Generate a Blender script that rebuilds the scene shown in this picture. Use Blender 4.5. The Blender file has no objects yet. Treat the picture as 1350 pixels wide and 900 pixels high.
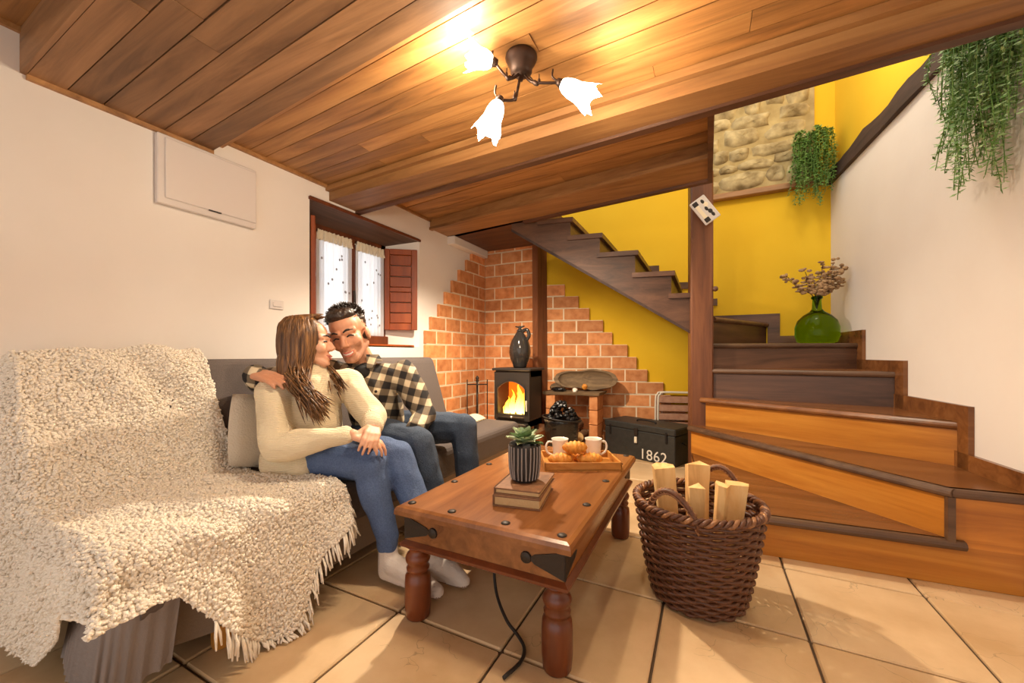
import bpy, bmesh, math, random
from mathutils import Vector, Matrix, noise
random.seed(7)
sc = bpy.context.scene
COL = sc.collection
R = math.radians

# ------------------------------------------------------------------ camera
cd = bpy.data.cameras.new('camera'); cam = bpy.data.objects.new('camera', cd); COL.objects.link(cam)
cd.sensor_width = 36; cd.lens = 515 / 1350 * 36; cd.shift_y = 17 / 1350; cd.clip_start = .05
cam.location = (0, 0, 1.0); cam.rotation_euler = (R(90), 0, math.atan(258 / 515))
sc.camera = cam
# ------------------------------------------------------------------ world and lights
w = bpy.data.worlds.new('world'); sc.world = w; w.use_nodes = True
w.node_tree.nodes['Background'].inputs[0].default_value = (1.0, .955, .90, 1)
w.node_tree.nodes['Background'].inputs[1].default_value = .88
def light(name, kind, loc, energy, color, size=.05, target=None, spot=None):
    l = bpy.data.lights.new(name, kind); l.energy = energy; l.color = color
    if kind == 'AREA': l.shape = 'RECTANGLE'; l.size = size[0]; l.size_y = size[1]
    else: l.shadow_soft_size = size
    if spot: l.spot_size = R(spot); l.spot_blend = .6
    o = bpy.data.objects.new(name, l); COL.objects.link(o); o.location = loc
    if target: o.rotation_euler = (Vector(target) - Vector(loc)).to_track_quat('-Z', 'Y').to_euler()
    return o
light('added_room_spot', 'SPOT', (-1.45, 2.40, 2.02), 125, (1, .84, .64), .04, (-1.15, 2.5, .2), 160)  # added spot without a fixture, set where the cast shadows point back to
light('added_upstairs_fill', 'POINT', (.55, 3.2, 3.5), 30, (1, .86, .62), .15)  # added unseen point light that brightens the upstairs walls, no lamp modelled
light('window_daylight', 'AREA', (-3.25, 2.28, 1.6), 4, (.86, .93, 1), (.9, 1.0), (-2.4, 2.28, 1.5))
vs = sc.view_settings; vs.view_transform = 'Standard'; vs.look = 'None'; vs.gamma = 1; vs.exposure = .68; vs.use_curve_mapping = False

# ------------------------------------------------------------------ materials
def s2l(c): return tuple(((x / 255 + .055) / 1.055) ** 2.4 if x > 10 else x / 255 / 12.92 for x in c) + (1,)
def newmat(name):
    m = bpy.data.materials.new(name); m.use_nodes = True
    nt = m.node_tree; b = nt.nodes['Principled BSDF']; return m, nt, b
def N(nt, t, **k):
    n = nt.nodes.new(t)
    for a, v in k.items():
        if a in n.inputs: n.inputs[a].default_value = v
        else: setattr(n, a, v)
    return n
def coords(nt, scale=(1, 1, 1), rnd=True):
    tc = N(nt, 'ShaderNodeTexCoord'); mp = N(nt, 'ShaderNodeMapping'); mp.inputs['Scale'].default_value = scale
    if rnd:
        oi = N(nt, 'ShaderNodeObjectInfo'); mu = N(nt, 'ShaderNodeMath', operation='MULTIPLY'); mu.inputs[1].default_value = 37
        nt.links.new(oi.outputs['Random'], mu.inputs[0])
        ad = N(nt, 'ShaderNodeVectorMath', operation='ADD')
        nt.links.new(tc.outputs['Object'], ad.inputs[0]); nt.links.new(mu.outputs[0], ad.inputs[1]); nt.links.new(ad.outputs[0], mp.inputs['Vector'])
    else: nt.links.new(tc.outputs['Object'], mp.inputs['Vector'])
    return mp.outputs[0]
def ramp(nt, fac, stops):
    r = N(nt, 'ShaderNodeValToRGB'); e = r.color_ramp.elements
    while len(e) < len(stops): e.new(.5)
    for q, (p, c) in zip(e, stops): q.position = p; q.color = s2l(c)
    nt.links.new(fac, r.inputs[0]); return r.outputs[0]
def bump(nt, b, h, strength=.3, dist=.01):
    n = N(nt, 'ShaderNodeBump'); n.inputs['Strength'].default_value = strength; n.inputs['Distance'].default_value = dist
    nt.links.new(h, n.inputs['Height']); nt.links.new(n.outputs[0], b.inputs['Normal'])
def plain(name, c, rough=.6, metal=0, nz=0, nscale=20, bs=0, spec=.5, c2=None):
    m, nt, b = newmat(name); b.inputs['Roughness'].default_value = rough; b.inputs['Metallic'].default_value = metal
    b.inputs['Specular IOR Level'].default_value = spec
    b.inputs['Base Color'].default_value = s2l(c)
    if c2 or bs:
        n = N(nt, 'ShaderNodeTexNoise'); n.inputs['Scale'].default_value = nscale; n.inputs['Detail'].default_value = 6
        nt.links.new(coords(nt), n.inputs['Vector'])
        if c2: nt.links.new(ramp(nt, n.outputs[0], [(.3, c), (.7, c2)]), b.inputs['Base Color'])
        if bs: bump(nt, b, n.outputs[0], bs, .01)
    return m
def wood(name, dark, mid, lite, axis='X', rough=.45, sc_=1.0, bs=.15, vary=.5):
    m, nt, b = newmat(name); b.inputs['Roughness'].default_value = rough
    s = {'X': (1.2, 14, 14), 'Y': (14, 1.2, 14), 'Z': (14, 14, 1.2)}[axis]
    v = coords(nt, tuple(q * sc_ for q in s))
    n1 = N(nt, 'ShaderNodeTexNoise', Scale=1.0, Detail=8.0, Roughness=.65, Distortion=1.2); nt.links.new(v, n1.inputs['Vector'])
    s2 = tuple(q * .35 for q in s); v2 = coords(nt, tuple(q * sc_ for q in s2))
    n2 = N(nt, 'ShaderNodeTexNoise', Scale=.9, Detail=3.0, Distortion=2.0); nt.links.new(v2, n2.inputs['Vector'])
    mx = N(nt, 'ShaderNodeMix'); mx.data_type = 'FLOAT'; mx.inputs[0].default_value = .45
    nt.links.new(n1.outputs[0], mx.inputs[2]); nt.links.new(n2.outputs[0], mx.inputs[3])
    col = ramp(nt, mx.outputs[0], [(.3, dark), (.5, mid), (.7, lite)])
    oi = N(nt, 'ShaderNodeObjectInfo'); mr = N(nt, 'ShaderNodeMapRange'); mr.inputs[3].default_value = 1 - vary * .45; mr.inputs[4].default_value = 1 + vary * .3
    nt.links.new(oi.outputs['Random'], mr.inputs[0])
    hs = N(nt, 'ShaderNodeHueSaturation'); nt.links.new(col, hs.inputs['Color']); nt.links.new(mr.outputs[0], hs.inputs['Value'])
    nt.links.new(hs.outputs[0], b.inputs['Base Color']); bump(nt, b, n1.outputs[0], bs, .004)
    return m
M = {}
def plaster(name, c, c2):
    m, nt, b = newmat(name); b.inputs['Roughness'].default_value = .85
    v = coords(nt, rnd=False)
    n = N(nt, 'ShaderNodeTexNoise', Scale=1.6, Detail=4.0); nt.links.new(v, n.inputs['Vector'])
    nt.links.new(ramp(nt, n.outputs[0], [(.3, c), (.7, c2)]), b.inputs['Base Color'])
    n2 = N(nt, 'ShaderNodeTexNoise', Scale=5.0, Detail=8.0); nt.links.new(v, n2.inputs['Vector']); bump(nt, b, n2.outputs[0], .12, .02)
    return m
M['white'] = plaster('white_plaster', (226, 216, 207), (232, 224, 216))
M['yellow'] = plaster('yellow_paint', (224, 178, 22), (230, 188, 34))
M['board'] = wood('ceiling_board', (92, 58, 28), (164, 114, 62), (204, 152, 90), 'X', .5)
M['boxboard'] = wood('grey_brown_board', (84, 56, 34), (136, 98, 64), (172, 128, 88), 'X', .55)
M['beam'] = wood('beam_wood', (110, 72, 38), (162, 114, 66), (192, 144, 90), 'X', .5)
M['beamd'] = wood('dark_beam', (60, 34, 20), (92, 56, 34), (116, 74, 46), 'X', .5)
M['post'] = wood('post_wood', (66, 36, 20), (112, 66, 38), (140, 88, 52), 'Z', .45)
M['roughdark'] = wood('rough_dark_wood', (40, 28, 24), (62, 44, 38), (78, 58, 48), 'Y', .7, bs=.5)
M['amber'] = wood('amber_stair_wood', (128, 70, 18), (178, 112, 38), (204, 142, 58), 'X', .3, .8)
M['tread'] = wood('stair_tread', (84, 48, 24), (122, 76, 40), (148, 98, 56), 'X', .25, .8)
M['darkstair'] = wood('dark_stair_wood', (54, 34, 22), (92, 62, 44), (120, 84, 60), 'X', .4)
M['nose'] = wood('worn_nosing', (58, 38, 26), (88, 62, 44), (112, 84, 60), 'X', .4)
M['table'] = wood('table_wood', (92, 54, 28), (134, 84, 46), (160, 106, 60), 'Y', .25, .8, .08, .1)
M['tableleg'] = wood('table_leg_wood', (74, 32, 14), (108, 52, 24), (130, 66, 32), 'Z', .3, 1, .08, .1)
M['shutter'] = wood('shutter_wood', (104, 44, 16), (142, 66, 26), (162, 82, 36), 'Z', .35, 1, .08, .2)
M['winwood'] = wood('window_wood', (74, 34, 16), (104, 52, 26), (122, 66, 34), 'Z', .4, 1, .08, .2)
M['lintel'] = wood('lintel_wood', (66, 46, 36), (96, 70, 56), (116, 88, 70), 'Y', .6)
M['log'] = wood('split_log', (190, 136, 76), (232, 188, 124), (246, 214, 158), 'Z', .75, 1.4, .4, .3)
M['bark'] = plain('bark', (96, 66, 42), .9, bs=.8, nscale=30, c2=(130, 94, 60))
M['tray'] = wood('tray_wood', (150, 92, 36), (190, 128, 58), (210, 152, 80), 'X', .4, 1.2)
M['tile'] = None
def tile_mat():
    m, nt, b = newmat('floor_tile'); b.inputs['Roughness'].default_value = .38
    v = coords(nt)
    n = N(nt, 'ShaderNodeTexNoise', Scale=2.2, Detail=7.0, Roughness=.6); nt.links.new(v, n.inputs['Vector'])
    c = ramp(nt, n.outputs[0], [(.3, (196, 160, 116)), (.52, (216, 184, 142)), (.72, (226, 198, 158))])
    vo = N(nt, 'ShaderNodeTexVoronoi', Scale=2.3, feature='DISTANCE_TO_EDGE'); nz = N(nt, 'ShaderNodeTexNoise', Scale=3.0, Detail=4.0)
    nt.links.new(v, nz.inputs['Vector'])
    ad = N(nt, 'ShaderNodeVectorMath', operation='ADD'); nt.links.new(v, ad.inputs[0]); nt.links.new(nz.outputs['Color'], ad.inputs[1]); nt.links.new(ad.outputs[0], vo.inputs['Vector'])
    cr = N(nt, 'ShaderNodeMapRange'); cr.inputs[2].default_value = .006; cr.inputs[3].default_value = .62; nt.links.new(vo.outputs['Distance'], cr.inputs[0])
    n3 = N(nt, 'ShaderNodeTexNoise', Scale=1.7); nt.links.new(v, n3.inputs['Vector'])
    gt = N(nt, 'ShaderNodeMath', operation='LESS_THAN'); gt.inputs[1].default_value = .55; nt.links.new(n3.outputs[0], gt.inputs[0])
    mxv = N(nt, 'ShaderNodeMath', operation='MAXIMUM'); nt.links.new(cr.outputs[0], mxv.inputs[0]); nt.links.new(gt.outputs[0], mxv.inputs[1])
    mm = N(nt, 'ShaderNodeVectorMath', operation='SCALE'); nt.links.new(c, mm.inputs[0]); nt.links.new(mxv.outputs[0], mm.inputs['Scale'])
    nt.links.new(mm.outputs[0], b.inputs['Base Color']); bump(nt, b, n.outputs[0], .15, .01); return m
M['tile'] = tile_mat()
M['grout'] = plain('grout', (92, 74, 56), .9)
def brick_mat():
    m, nt, b = newmat('brick'); b.inputs['Roughness'].default_value = .8
    v = coords(nt); n = N(nt, 'ShaderNodeTexNoise', Scale=14.0, Detail=6.0); nt.links.new(v, n.inputs['Vector'])
    c = ramp(nt, n.outputs[0], [(.3, (196, 122, 70)), (.5, (218, 144, 88)), (.7, (228, 160, 104))])
    oi = N(nt, 'ShaderNodeObjectInfo'); mr = N(nt, 'ShaderNodeMapRange'); mr.inputs[3].default_value = .72; mr.inputs[4].default_value = 1.08; nt.links.new(oi.outputs['Random'], mr.inputs[0])
    hs = N(nt, 'ShaderNodeHueSaturation'); nt.links.new(c, hs.inputs['Color']); nt.links.new(mr.outputs[0], hs.inputs['Value']); nt.links.new(hs.outputs[0], b.inputs['Base Color'])
    bump(nt, b, n.outputs[0], .4, .006); return m
M['brick'] = brick_mat()
M['mortar'] = plain('mortar', (236, 214, 182), .95, bs=.5, nscale=40)
M['stone'] = plain('rough_stone', (118, 98, 62), .95, bs=1, nscale=9, c2=(204, 184, 138))
M['stonemortar'] = plain('lime_mortar', (190, 168, 118), .95, bs=1, nscale=8, c2=(150, 128, 84))
M['black'] = plain('black_iron', (34, 30, 28), .5, .3, bs=.2, nscale=60)
M['stove'] = plain('stove_iron', (62, 56, 52), .55, .5, bs=.1, nscale=80)
M['iron'] = plain('grey_iron', (58, 50, 44), .5, .6, bs=.3, nscale=50)
M['bronze'] = plain('brown_iron', (64, 46, 36), .5, .6)
M['chest'] = plain('chest_paint', (44, 44, 42), .5, .1, bs=.25, nscale=25, c2=(54, 53, 50))
M['paint'] = plain('white_paint', (226, 220, 208), .6)
M['panel'] = plain('panel_plastic', (216, 206, 200), .25)
M['sofa'] = plain('sofa_cloth', (92, 82, 78), .9, bs=.4, nscale=220, c2=(104, 93, 88))
M['sofabase'] = plain('sofa_base', (140, 120, 102), .8, bs=.2, nscale=120)
M['foot'] = wood('sofa_foot_wood', (176, 112, 40), (206, 140, 58), (220, 160, 80), 'Z', .4)
M['blanket'] = plain('cream_wool', (236, 224, 206), .95, bs=.5, nscale=60, c2=(246, 236, 222), spec=.1)
M['cushion'] = plain('cream_cushion', (222, 208, 186), .9, bs=.4, nscale=140)
M['sweater'] = None
M['denim'] = plain('light_denim', (70, 90, 128), .85, bs=.4, nscale=180, c2=(92, 112, 150))
M['denimd'] = plain('dark_denim', (50, 62, 80), .85, bs=.4, nscale=180, c2=(70, 84, 104))
M['sock'] = plain('white_sock', (222, 208, 196), .9, bs=.3, nscale=200)
M['sole'] = plain('sock_sole', (150, 120, 98), .9)
M['skin'] = plain('skin', (216, 160, 128), .5, c2=(224, 170, 138), nscale=12)
M['skinm'] = plain('tanned_skin', (200, 140, 106), .5, c2=(210, 150, 116), nscale=12)
M['stubble'] = plain('stubble', (172, 120, 92), .7, c2=(186, 134, 104), nscale=60)
M['lip'] = plain('lip', (196, 112, 98), .45)
M['teeth'] = plain('teeth', (240, 232, 220), .3)
M['dark'] = plain('dark_lash', (34, 24, 20), .6)
def hair_mat(name, a, c, d):
    m, nt, b = newmat(name); b.inputs['Roughness'].default_value = .42
    v = coords(nt, (90, 90, 4), False); n = N(nt, 'ShaderNodeTexNoise', Scale=1.0, Detail=3.0); nt.links.new(v, n.inputs['Vector'])
    col = ramp(nt, n.outputs[0], [(.3, a), (.55, c), (.75, d)])
    nt.links.new(col, b.inputs['Base Color']); bump(nt, b, n.outputs[0], .5, .004); return m
M['hairw'] = hair_mat('long_brown_hair', (66, 42, 24), (120, 82, 46), (172, 124, 72))
M['hairm'] = hair_mat('short_dark_hair', (34, 24, 18), (54, 38, 28), (74, 54, 40))
def knit():
    m, nt, b = newmat('cream_knit'); b.inputs['Roughness'].default_value = .95; b.inputs['Base Color'].default_value = s2l((240, 222, 188)); b.inputs['Specular IOR Level'].default_value = .1
    v = coords(nt, (1, 1, 1), False); wv = N(nt, 'ShaderNodeTexWave', Scale=55.0, Distortion=2.5, Detail=2.0, bands_direction='Z'); nt.links.new(v, wv.inputs['Vector'])
    n = N(nt, 'ShaderNodeTexNoise', Scale=90.0, Detail=3.0); nt.links.new(v, n.inputs['Vector'])
    ad = N(nt, 'ShaderNodeMath', operation='ADD'); nt.links.new(wv.outputs[1], ad.inputs[0]); nt.links.new(n.outputs[0], ad.inputs[1]); bump(nt, b, ad.outputs[0], .5, .006); return m
M['sweater'] = knit()
def plaid():
    m, nt, b = newmat('plaid_flannel'); b.inputs['Roughness'].default_value = .9
    tc = N(nt, 'ShaderNodeTexCoord'); mp = N(nt, 'ShaderNodeMapping'); mp.inputs['Rotation'].default_value = (R(8), R(-12), R(-34)); nt.links.new(tc.outputs['Object'], mp.inputs['Vector'])
    sx = N(nt, 'ShaderNodeSeparateXYZ'); nt.links.new(mp.outputs[0], sx.inputs[0])
    def stripe(src, f, thr):
        a = N(nt, 'ShaderNodeMath', operation='MULTIPLY'); a.inputs[1].default_value = f; nt.links.new(src, a.inputs[0])
        s = N(nt, 'ShaderNodeMath', operation='SINE'); nt.links.new(a.outputs[0], s.inputs[0])
        g = N(nt, 'ShaderNodeMapRange'); g.inputs[1].default_value = thr - .12; g.inputs[2].default_value = thr + .12; nt.links.new(s.outputs[0], g.inputs[0]); return g.outputs[0]
    def add(a, c):
        n = N(nt, 'ShaderNodeMath', operation='ADD'); nt.links.new(a, n.inputs[0]); nt.links.new(c, n.inputs[1]); return n.outputs[0]
    t = add(stripe(sx.outputs[0], 88, -.1), stripe(sx.outputs[2], 82, -.1))
    nz = N(nt, 'ShaderNodeTexNoise', Scale=45.0, Detail=4.0); nt.links.new(tc.outputs['Object'], nz.inputs['Vector'])
    mu = N(nt, 'ShaderNodeMath', operation='MULTIPLY_ADD'); mu.inputs[1].default_value = .5; mu.inputs[2].default_value = 0; nt.links.new(t, mu.inputs[0])
    c = ramp(nt, mu.outputs[0], [(.0, (214, 196, 164)), (.5, (116, 102, 84)), (1.0, (36, 32, 32))])
    nt.links.new(c, b.inputs['Base Color']); bump(nt, b, nz.outputs[0], .3, .006); return m
M['plaid'] = plaid()
M['black_tee'] = plain('black_tee', (28, 27, 28), .9)
def glass(name, c, rough=0.0, ior=1.45):
    m, nt, b = newmat(name); b.inputs['Base Color'].default_value = s2l(c); b.inputs['Transmission Weight'].default_value = 1; b.inputs['Roughness'].default_value = rough; b.inputs['IOR'].default_value = ior; return m
M['greenglass'] = glass('green_glass', (120, 176, 40), 0, 1.2)
M['pane'] = glass('clear_glass', (250, 250, 250), 0, 1.05)
def emit(name, c, s):
    m, nt, b = newmat(name); b.inputs['Base Color'].default_value = s2l(c); b.inputs['Emission Color'].default_value = s2l(c); b.inputs['Emission Strength'].default_value = s; return m
M['shade'] = emit('lit_frosted_glass', (255, 246, 226), 9)
def flame():
    m, nt, b = newmat('flame'); tc = N(nt, 'ShaderNodeTexCoord'); sx = N(nt, 'ShaderNodeSeparateXYZ'); nt.links.new(tc.outputs['Generated'], sx.inputs[0])
    c = ramp(nt, sx.outputs[2], [(.0, (255, 226, 120)), (.5, (255, 180, 50)), (1, (255, 110, 10))])
    nt.links.new(c, b.inputs['Emission Color']); b.inputs['Emission Strength'].default_value = 4; b.inputs['Base Color'].default_value = (0, 0, 0, 1); return m
M['flame'] = flame()
M['ember'] = emit('glowing_firebox', (226, 92, 12), .9)
def curtain_mat():
    m, nt, b = newmat('sheer_curtain'); b.inputs['Base Color'].default_value = s2l((244, 244, 246)); b.inputs['Roughness'].default_value = .9
    tr = N(nt, 'ShaderNodeBsdfTranslucent'); tr.inputs[0].default_value = s2l((244, 246, 250)); mx = N(nt, 'ShaderNodeMixShader'); mx.inputs[0].default_value = .55
    out = nt.nodes['Material Output']; nt.links.new(b.outputs[0], mx.inputs[1]); nt.links.new(tr.outputs[0], mx.inputs[2]); nt.links.new(mx.outputs[0], out.inputs[0]); return m
M['curtain'] = curtain_mat()
M['dot'] = plain('curtain_dot', (140, 136, 138), .9)
M['frill'] = plain('curtain_frill', (226, 214, 192), .9, bs=.5, nscale=60)
M['wicker'] = plain('brown_wicker', (74, 42, 26), .45, bs=.3, nscale=60, c2=(112, 68, 42))
M['wickerl'] = plain('pale_wicker', (130, 84, 52), .45, bs=.3, nscale=60, c2=(160, 112, 72))
M['fern'] = plain('fern_green', (70, 110, 40), .6, c2=(122, 158, 78), nscale=30)
M['fernpale'] = plain('pale_fern_green', (138, 168, 98), .6, c2=(184, 206, 146), nscale=30)
M['leaf'] = plain('succulent_leaf', (150, 172, 128), .5, c2=(206, 220, 184), nscale=14)
M['leafd'] = plain('succulent_leaf_dark', (70, 98, 56), .5, c2=(120, 150, 96), nscale=14)
M['potblack'] = plain('black_ceramic', (40, 34, 32), .6)
M['potrib'] = plain('grey_rib', (150, 140, 134), .6)
M['mug'] = plain('white_ceramic', (232, 224, 210), .2)
M['croissant'] = plain('croissant', (196, 116, 34), .55, bs=.5, nscale=40, c2=(226, 158, 62))
M['cover'] = plain('brown_book_cover', (120, 82, 54), .7, bs=.2, nscale=40, c2=(140, 98, 66))
M['pages'] = plain('book_pages', (206, 170, 120), .8, bs=.4, nscale=120)
M['paper'] = plain('paper', (236, 220, 190), .8)
M['jug'] = plain('black_glaze', (46, 42, 40), .12)
M['driftwood'] = wood('old_trough_wood', (66, 50, 36), (112, 90, 64), (150, 124, 92), 'X', .8, 1.5, .6)
M['coal'] = plain('glossy_coal', (20, 19, 20), .22, bs=.9, nscale=26)
M['cord'] = plain('black_cord', (40, 34, 30), .5)
M['alu'] = plain('pale_tube', (222, 214, 196), .35)
M['pinkcloth'] = plain('brown_pink_webbing', (164, 116, 92), .85, c2=(190, 146, 120), nscale=20)
M['dried'] = plain('dried_flower', (196, 162, 118), .8, c2=(116, 82, 54), nscale=30)
M['stem'] = plain('dried_stem', (70, 46, 30), .8)
M['pleat'] = plain('grey_pleated_cloth', (134, 122, 116), .9, bs=.2, nscale=100)

# ------------------------------------------------------------------ mesh builder
class MB:
    def __init__(s, m=None): s.v = []; s.f = []; s.m = m
    def add(s, vs, fs):
        o = len(s.v); s.v += [(s.m @ Vector(p)) if s.m else Vector(p) for p in vs]; s.f += [tuple(i + o for i in f) for f in fs]
        return s
    def box(s, x0, x1, y0, y1, z0, z1, ch=0):
        if ch <= 0:
            return s.hexa([(x0, y0, z0), (x1, y0, z0), (x1, y1, z0), (x0, y1, z0), (x0, y0, z1), (x1, y0, z1), (x1, y1, z1), (x0, y1, z1)])
        lo = (x0, y0, z0); hi = (x1, y1, z1); vs = []; idx = {}
        for sx in (0, 1):
            for sy in (0, 1):
                for sz in (0, 1):
                    for a in range(3):
                        p = [(lo, hi)[q][i] for i, q in enumerate((sx, sy, sz))]; sg = (sx, sy, sz)
                        for k in range(3):
                            if k != a: p[k] += ch if sg[k] == 0 else -ch
                        idx[(sx, sy, sz, a)] = len(vs); vs.append(p)
        fs = []
        for a in range(3):
            b, c = (a + 1) % 3, (a + 2) % 3
            for sg in (0, 1):
                q = []
                for (i, j) in ((0, 0), (1, 0), (1, 1), (0, 1)):
                    k = [0, 0, 0]; k[a] = sg; k[b] = i; k[c] = j; q.append(idx[(*k, a)])
                fs.append(tuple(q if sg else q[::-1]))
            for i in (0, 1):
                for j in (0, 1):
                    k0 = [0, 0, 0]; k1 = [0, 0, 0]; k0[a] = 0; k1[a] = 1
                    for k in (k0, k1): k[b] = i; k[c] = j
                    fs.append((idx[(*k0, b)], idx[(*k1, b)], idx[(*k1, c)], idx[(*k0, c)]))
        for sx in (0, 1):
            for sy in (0, 1):
                for sz in (0, 1): fs.append(tuple(idx[(sx, sy, sz, a)] for a in range(3)))
        return s.add(vs, fs)
    def hexa(s, p): return s.add(p, [(3, 2, 1, 0), (4, 5, 6, 7), (0, 1, 5, 4), (1, 2, 6, 5), (2, 3, 7, 6), (3, 0, 4, 7)])
    def prism(s, poly, z0, z1):
        n = len(poly)
        return s.add([(x, y, z0) for x, y in poly] + [(x, y, z1) for x, y in poly], [tuple(range(n))[::-1], tuple(range(n, 2 * n))] + [(i, (i + 1) % n, n + (i + 1) % n, n + i) for i in range(n)])
    def extrude(s, pts, d):
        n = len(pts); d = Vector(d); pts = [Vector(p) for p in pts]
        return s.add(pts + [p + d for p in pts], [tuple(range(n))[::-1], tuple(range(n, 2 * n))] + [(i, (i + 1) % n, n + (i + 1) % n, n + i) for i in range(n)])
    def tube(s, pts, rad, n=8, closed=False):
        pts = [Vector(p) for p in pts]; k = len(pts); rad = rad if isinstance(rad, (list, tuple)) else [rad] * k
        vs = []; up = None
        for i, p in enumerate(pts):
            a = pts[(i - 1) % k] if (closed or i > 0) else p; b = pts[(i + 1) % k] if (closed or i < k - 1) else p
            t = (b - a).normalized()
            if up is None: up = t.orthogonal().normalized()
            up = (up - t * up.dot(t)); up = up.normalized() if up.length > 1e-6 else t.orthogonal().normalized()
            w_ = t.cross(up)
            for j in range(n):
                an = 2 * math.pi * j / n; vs.append(p + (up * math.cos(an) + w_ * math.sin(an)) * rad[i])
        fs = [(i * n + j, i * n + (j + 1) % n, ((i + 1) % k) * n + (j + 1) % n, ((i + 1) % k) * n + j) for i in range(k if closed else k - 1) for j in range(n)]
        if not closed: fs += [tuple(range(n))[::-1], tuple((k - 1) * n + j for j in range(n))]
        return s.add(vs, fs)
    def lathe(s, prof, c=(0, 0, 0), n=24, cap=True):
        vs = [(c[0] + r * math.cos(2 * math.pi * j / n), c[1] + r * math.sin(2 * math.pi * j / n), c[2] + z) for r, z in prof for j in range(n)]
        k = len(prof); fs = [(i * n + j, i * n + (j + 1) % n, (i + 1) * n + (j + 1) % n, (i + 1) * n + j) for i in range(k - 1) for j in range(n)]
        if cap: fs += [tuple(range(n))[::-1], tuple((k - 1) * n + j for j in range(n))]
        return s.add(vs, fs)
    def ell(s, c, r, nu=12, nv=8, rot=None):
        r = r if isinstance(r, (tuple, list)) else (r, r, r); vs = []; c = Vector(c)
        def P(x, y, z):
            q = Vector((x * r[0], y * r[1], z * r[2]))
            return c + (rot @ q if rot else q)
        vs.append(P(0, 0, -1))
        for i in range(1, nv):
            a = -math.pi / 2 + math.pi * i / nv
            for j in range(nu): t = 2 * math.pi * j / nu; vs.append(P(math.cos(a) * math.cos(t), math.cos(a) * math.sin(t), math.sin(a)))
        vs.append(P(0, 0, 1)); top = len(vs) - 1; fs = []
        for j in range(nu):
            fs.append((0, 1 + (j + 1) % nu, 1 + j)); fs.append((top, 1 + (nv - 2) * nu + j, 1 + (nv - 2) * nu + (j + 1) % nu))
            for i in range(nv - 2): fs.append((1 + i * nu + j, 1 + i * nu + (j + 1) % nu, 1 + (i + 1) * nu + (j + 1) % nu, 1 + (i + 1) * nu + j))
        return s.add(vs, fs)
    def cap(s, p0, r0, p1, r1, n=10):
        p0 = Vector(p0); p1 = Vector(p1); t = (p1 - p0).normalized(); pts = []; rr = []
        for a in (80, 50, 20): pts.append(p0 - t * r0 * math.sin(R(a))); rr.append(r0 * math.cos(R(a)))
        pts += [p0, p1]; rr += [r0, r1]
        for a in (20, 50, 80): pts.append(p1 + t * r1 * math.sin(R(a))); rr.append(r1 * math.cos(R(a)))
        return s.tube(pts, rr, n)
    def chain(s, pr, n=10):
        for (a, ra), (b, rb) in zip(pr, pr[1:]): s.cap(a, ra, b, rb, n)
        return s
    def grid(s, P, closed_u=False):
        nu = len(P); nv = len(P[0]); vs = [p for row in P for p in row]
        return s.add(vs, [(i * nv + j, i * nv + j + 1, ((i + 1) % nu) * nv + j + 1, ((i + 1) % nu) * nv + j) for i in range(nu if closed_u else nu - 1) for j in range(nv - 1)])
def wloc(o): return o.location + wloc(o.parent) if o.parent else o.location.copy()
def tag(o, label=None, cat=None, group=None, kind=None):
    for k, v in (('label', label), ('category', cat), ('group', group), ('kind', kind)):
        if v: o[k] = v
    return o
def obj(name, mb, mat, parent=None, smooth=False, origin=None, remesh=0, smoothit=0, sub=0, disp=None):
    me = bpy.data.meshes.new(name)
    vs = mb.v
    if origin is None:
        if parent: origin = wloc(parent)
        else:
            xs = [p[0] for p in vs]; ys = [p[1] for p in vs]; zs = [p[2] for p in vs]
            origin = Vector(((min(xs) + max(xs)) / 2, (min(ys) + max(ys)) / 2, min(zs)))
    origin = Vector(origin)
    me.from_pydata([Vector(p) - origin for p in vs], [], mb.f)
    o = bpy.data.objects.new(name, me); COL.objects.link(o)
    if remesh:
        m = o.modifiers.new('r', 'REMESH'); m.mode = 'VOXEL'; m.voxel_size = remesh
        if smoothit: m2 = o.modifiers.new('s', 'SMOOTH'); m2.iterations = smoothit; m2.factor = .5
        dg = bpy.context.evaluated_depsgraph_get(); me2 = bpy.data.meshes.new_from_object(o.evaluated_get(dg)); o.modifiers.clear(); o.data = me2; bpy.data.meshes.remove(me); me = me2; me.name = name
    else:
        bm = bmesh.new(); bm.from_mesh(me); bmesh.ops.recalc_face_normals(bm, faces=bm.faces); bm.to_mesh(me); bm.free()
    if disp:
        for v in me.vertices: v.co = disp(v.co + origin) - origin
    me.materials.clear()
    for q in (mat if isinstance(mat, (list, tuple)) else [mat]): me.materials.append(M[q] if isinstance(q, str) else q)
    if smooth: me.polygons.foreach_set('use_smooth', [True] * len(me.polygons))
    if sub: o.modifiers.new('sub', 'SUBSURF').levels = sub; o.modifiers['sub'].render_levels = sub
    if parent: o.parent = parent; o.location = origin - wloc(parent)
    else: o.location = origin
    return o
def thing(name, label, cat, loc, group=None):
    o = bpy.data.objects.new(name, None); COL.objects.link(o); o.location = loc; o.empty_display_size = .1
    return tag(o, label, cat, group)
def struct(name, mb, mat, origin=(0, 0, 0)): return tag(obj(name, mb, mat, origin=origin), kind='structure')
def T(x, y, z=0, rz=0): return Matrix.Translation((x, y, z)) @ Matrix.Rotation(rz, 4, 'Z')
def cat_rom(P, n=6):
    P = [Vector(p) for p in P]; P = [P[0] * 2 - P[1]] + P + [P[-1] * 2 - P[-2]]; out = []
    for i in range(1, len(P) - 2):
        for k in range(n):
            t = k / n; a, b, c, d = P[i - 1:i + 3]
            out.append(.5 * ((2 * b) + (c - a) * t + (2 * a - 5 * b + 4 * c - d) * t * t + (3 * b - a - 3 * c + d) * t ** 3))
    out.append(P[-2]); return out

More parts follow.
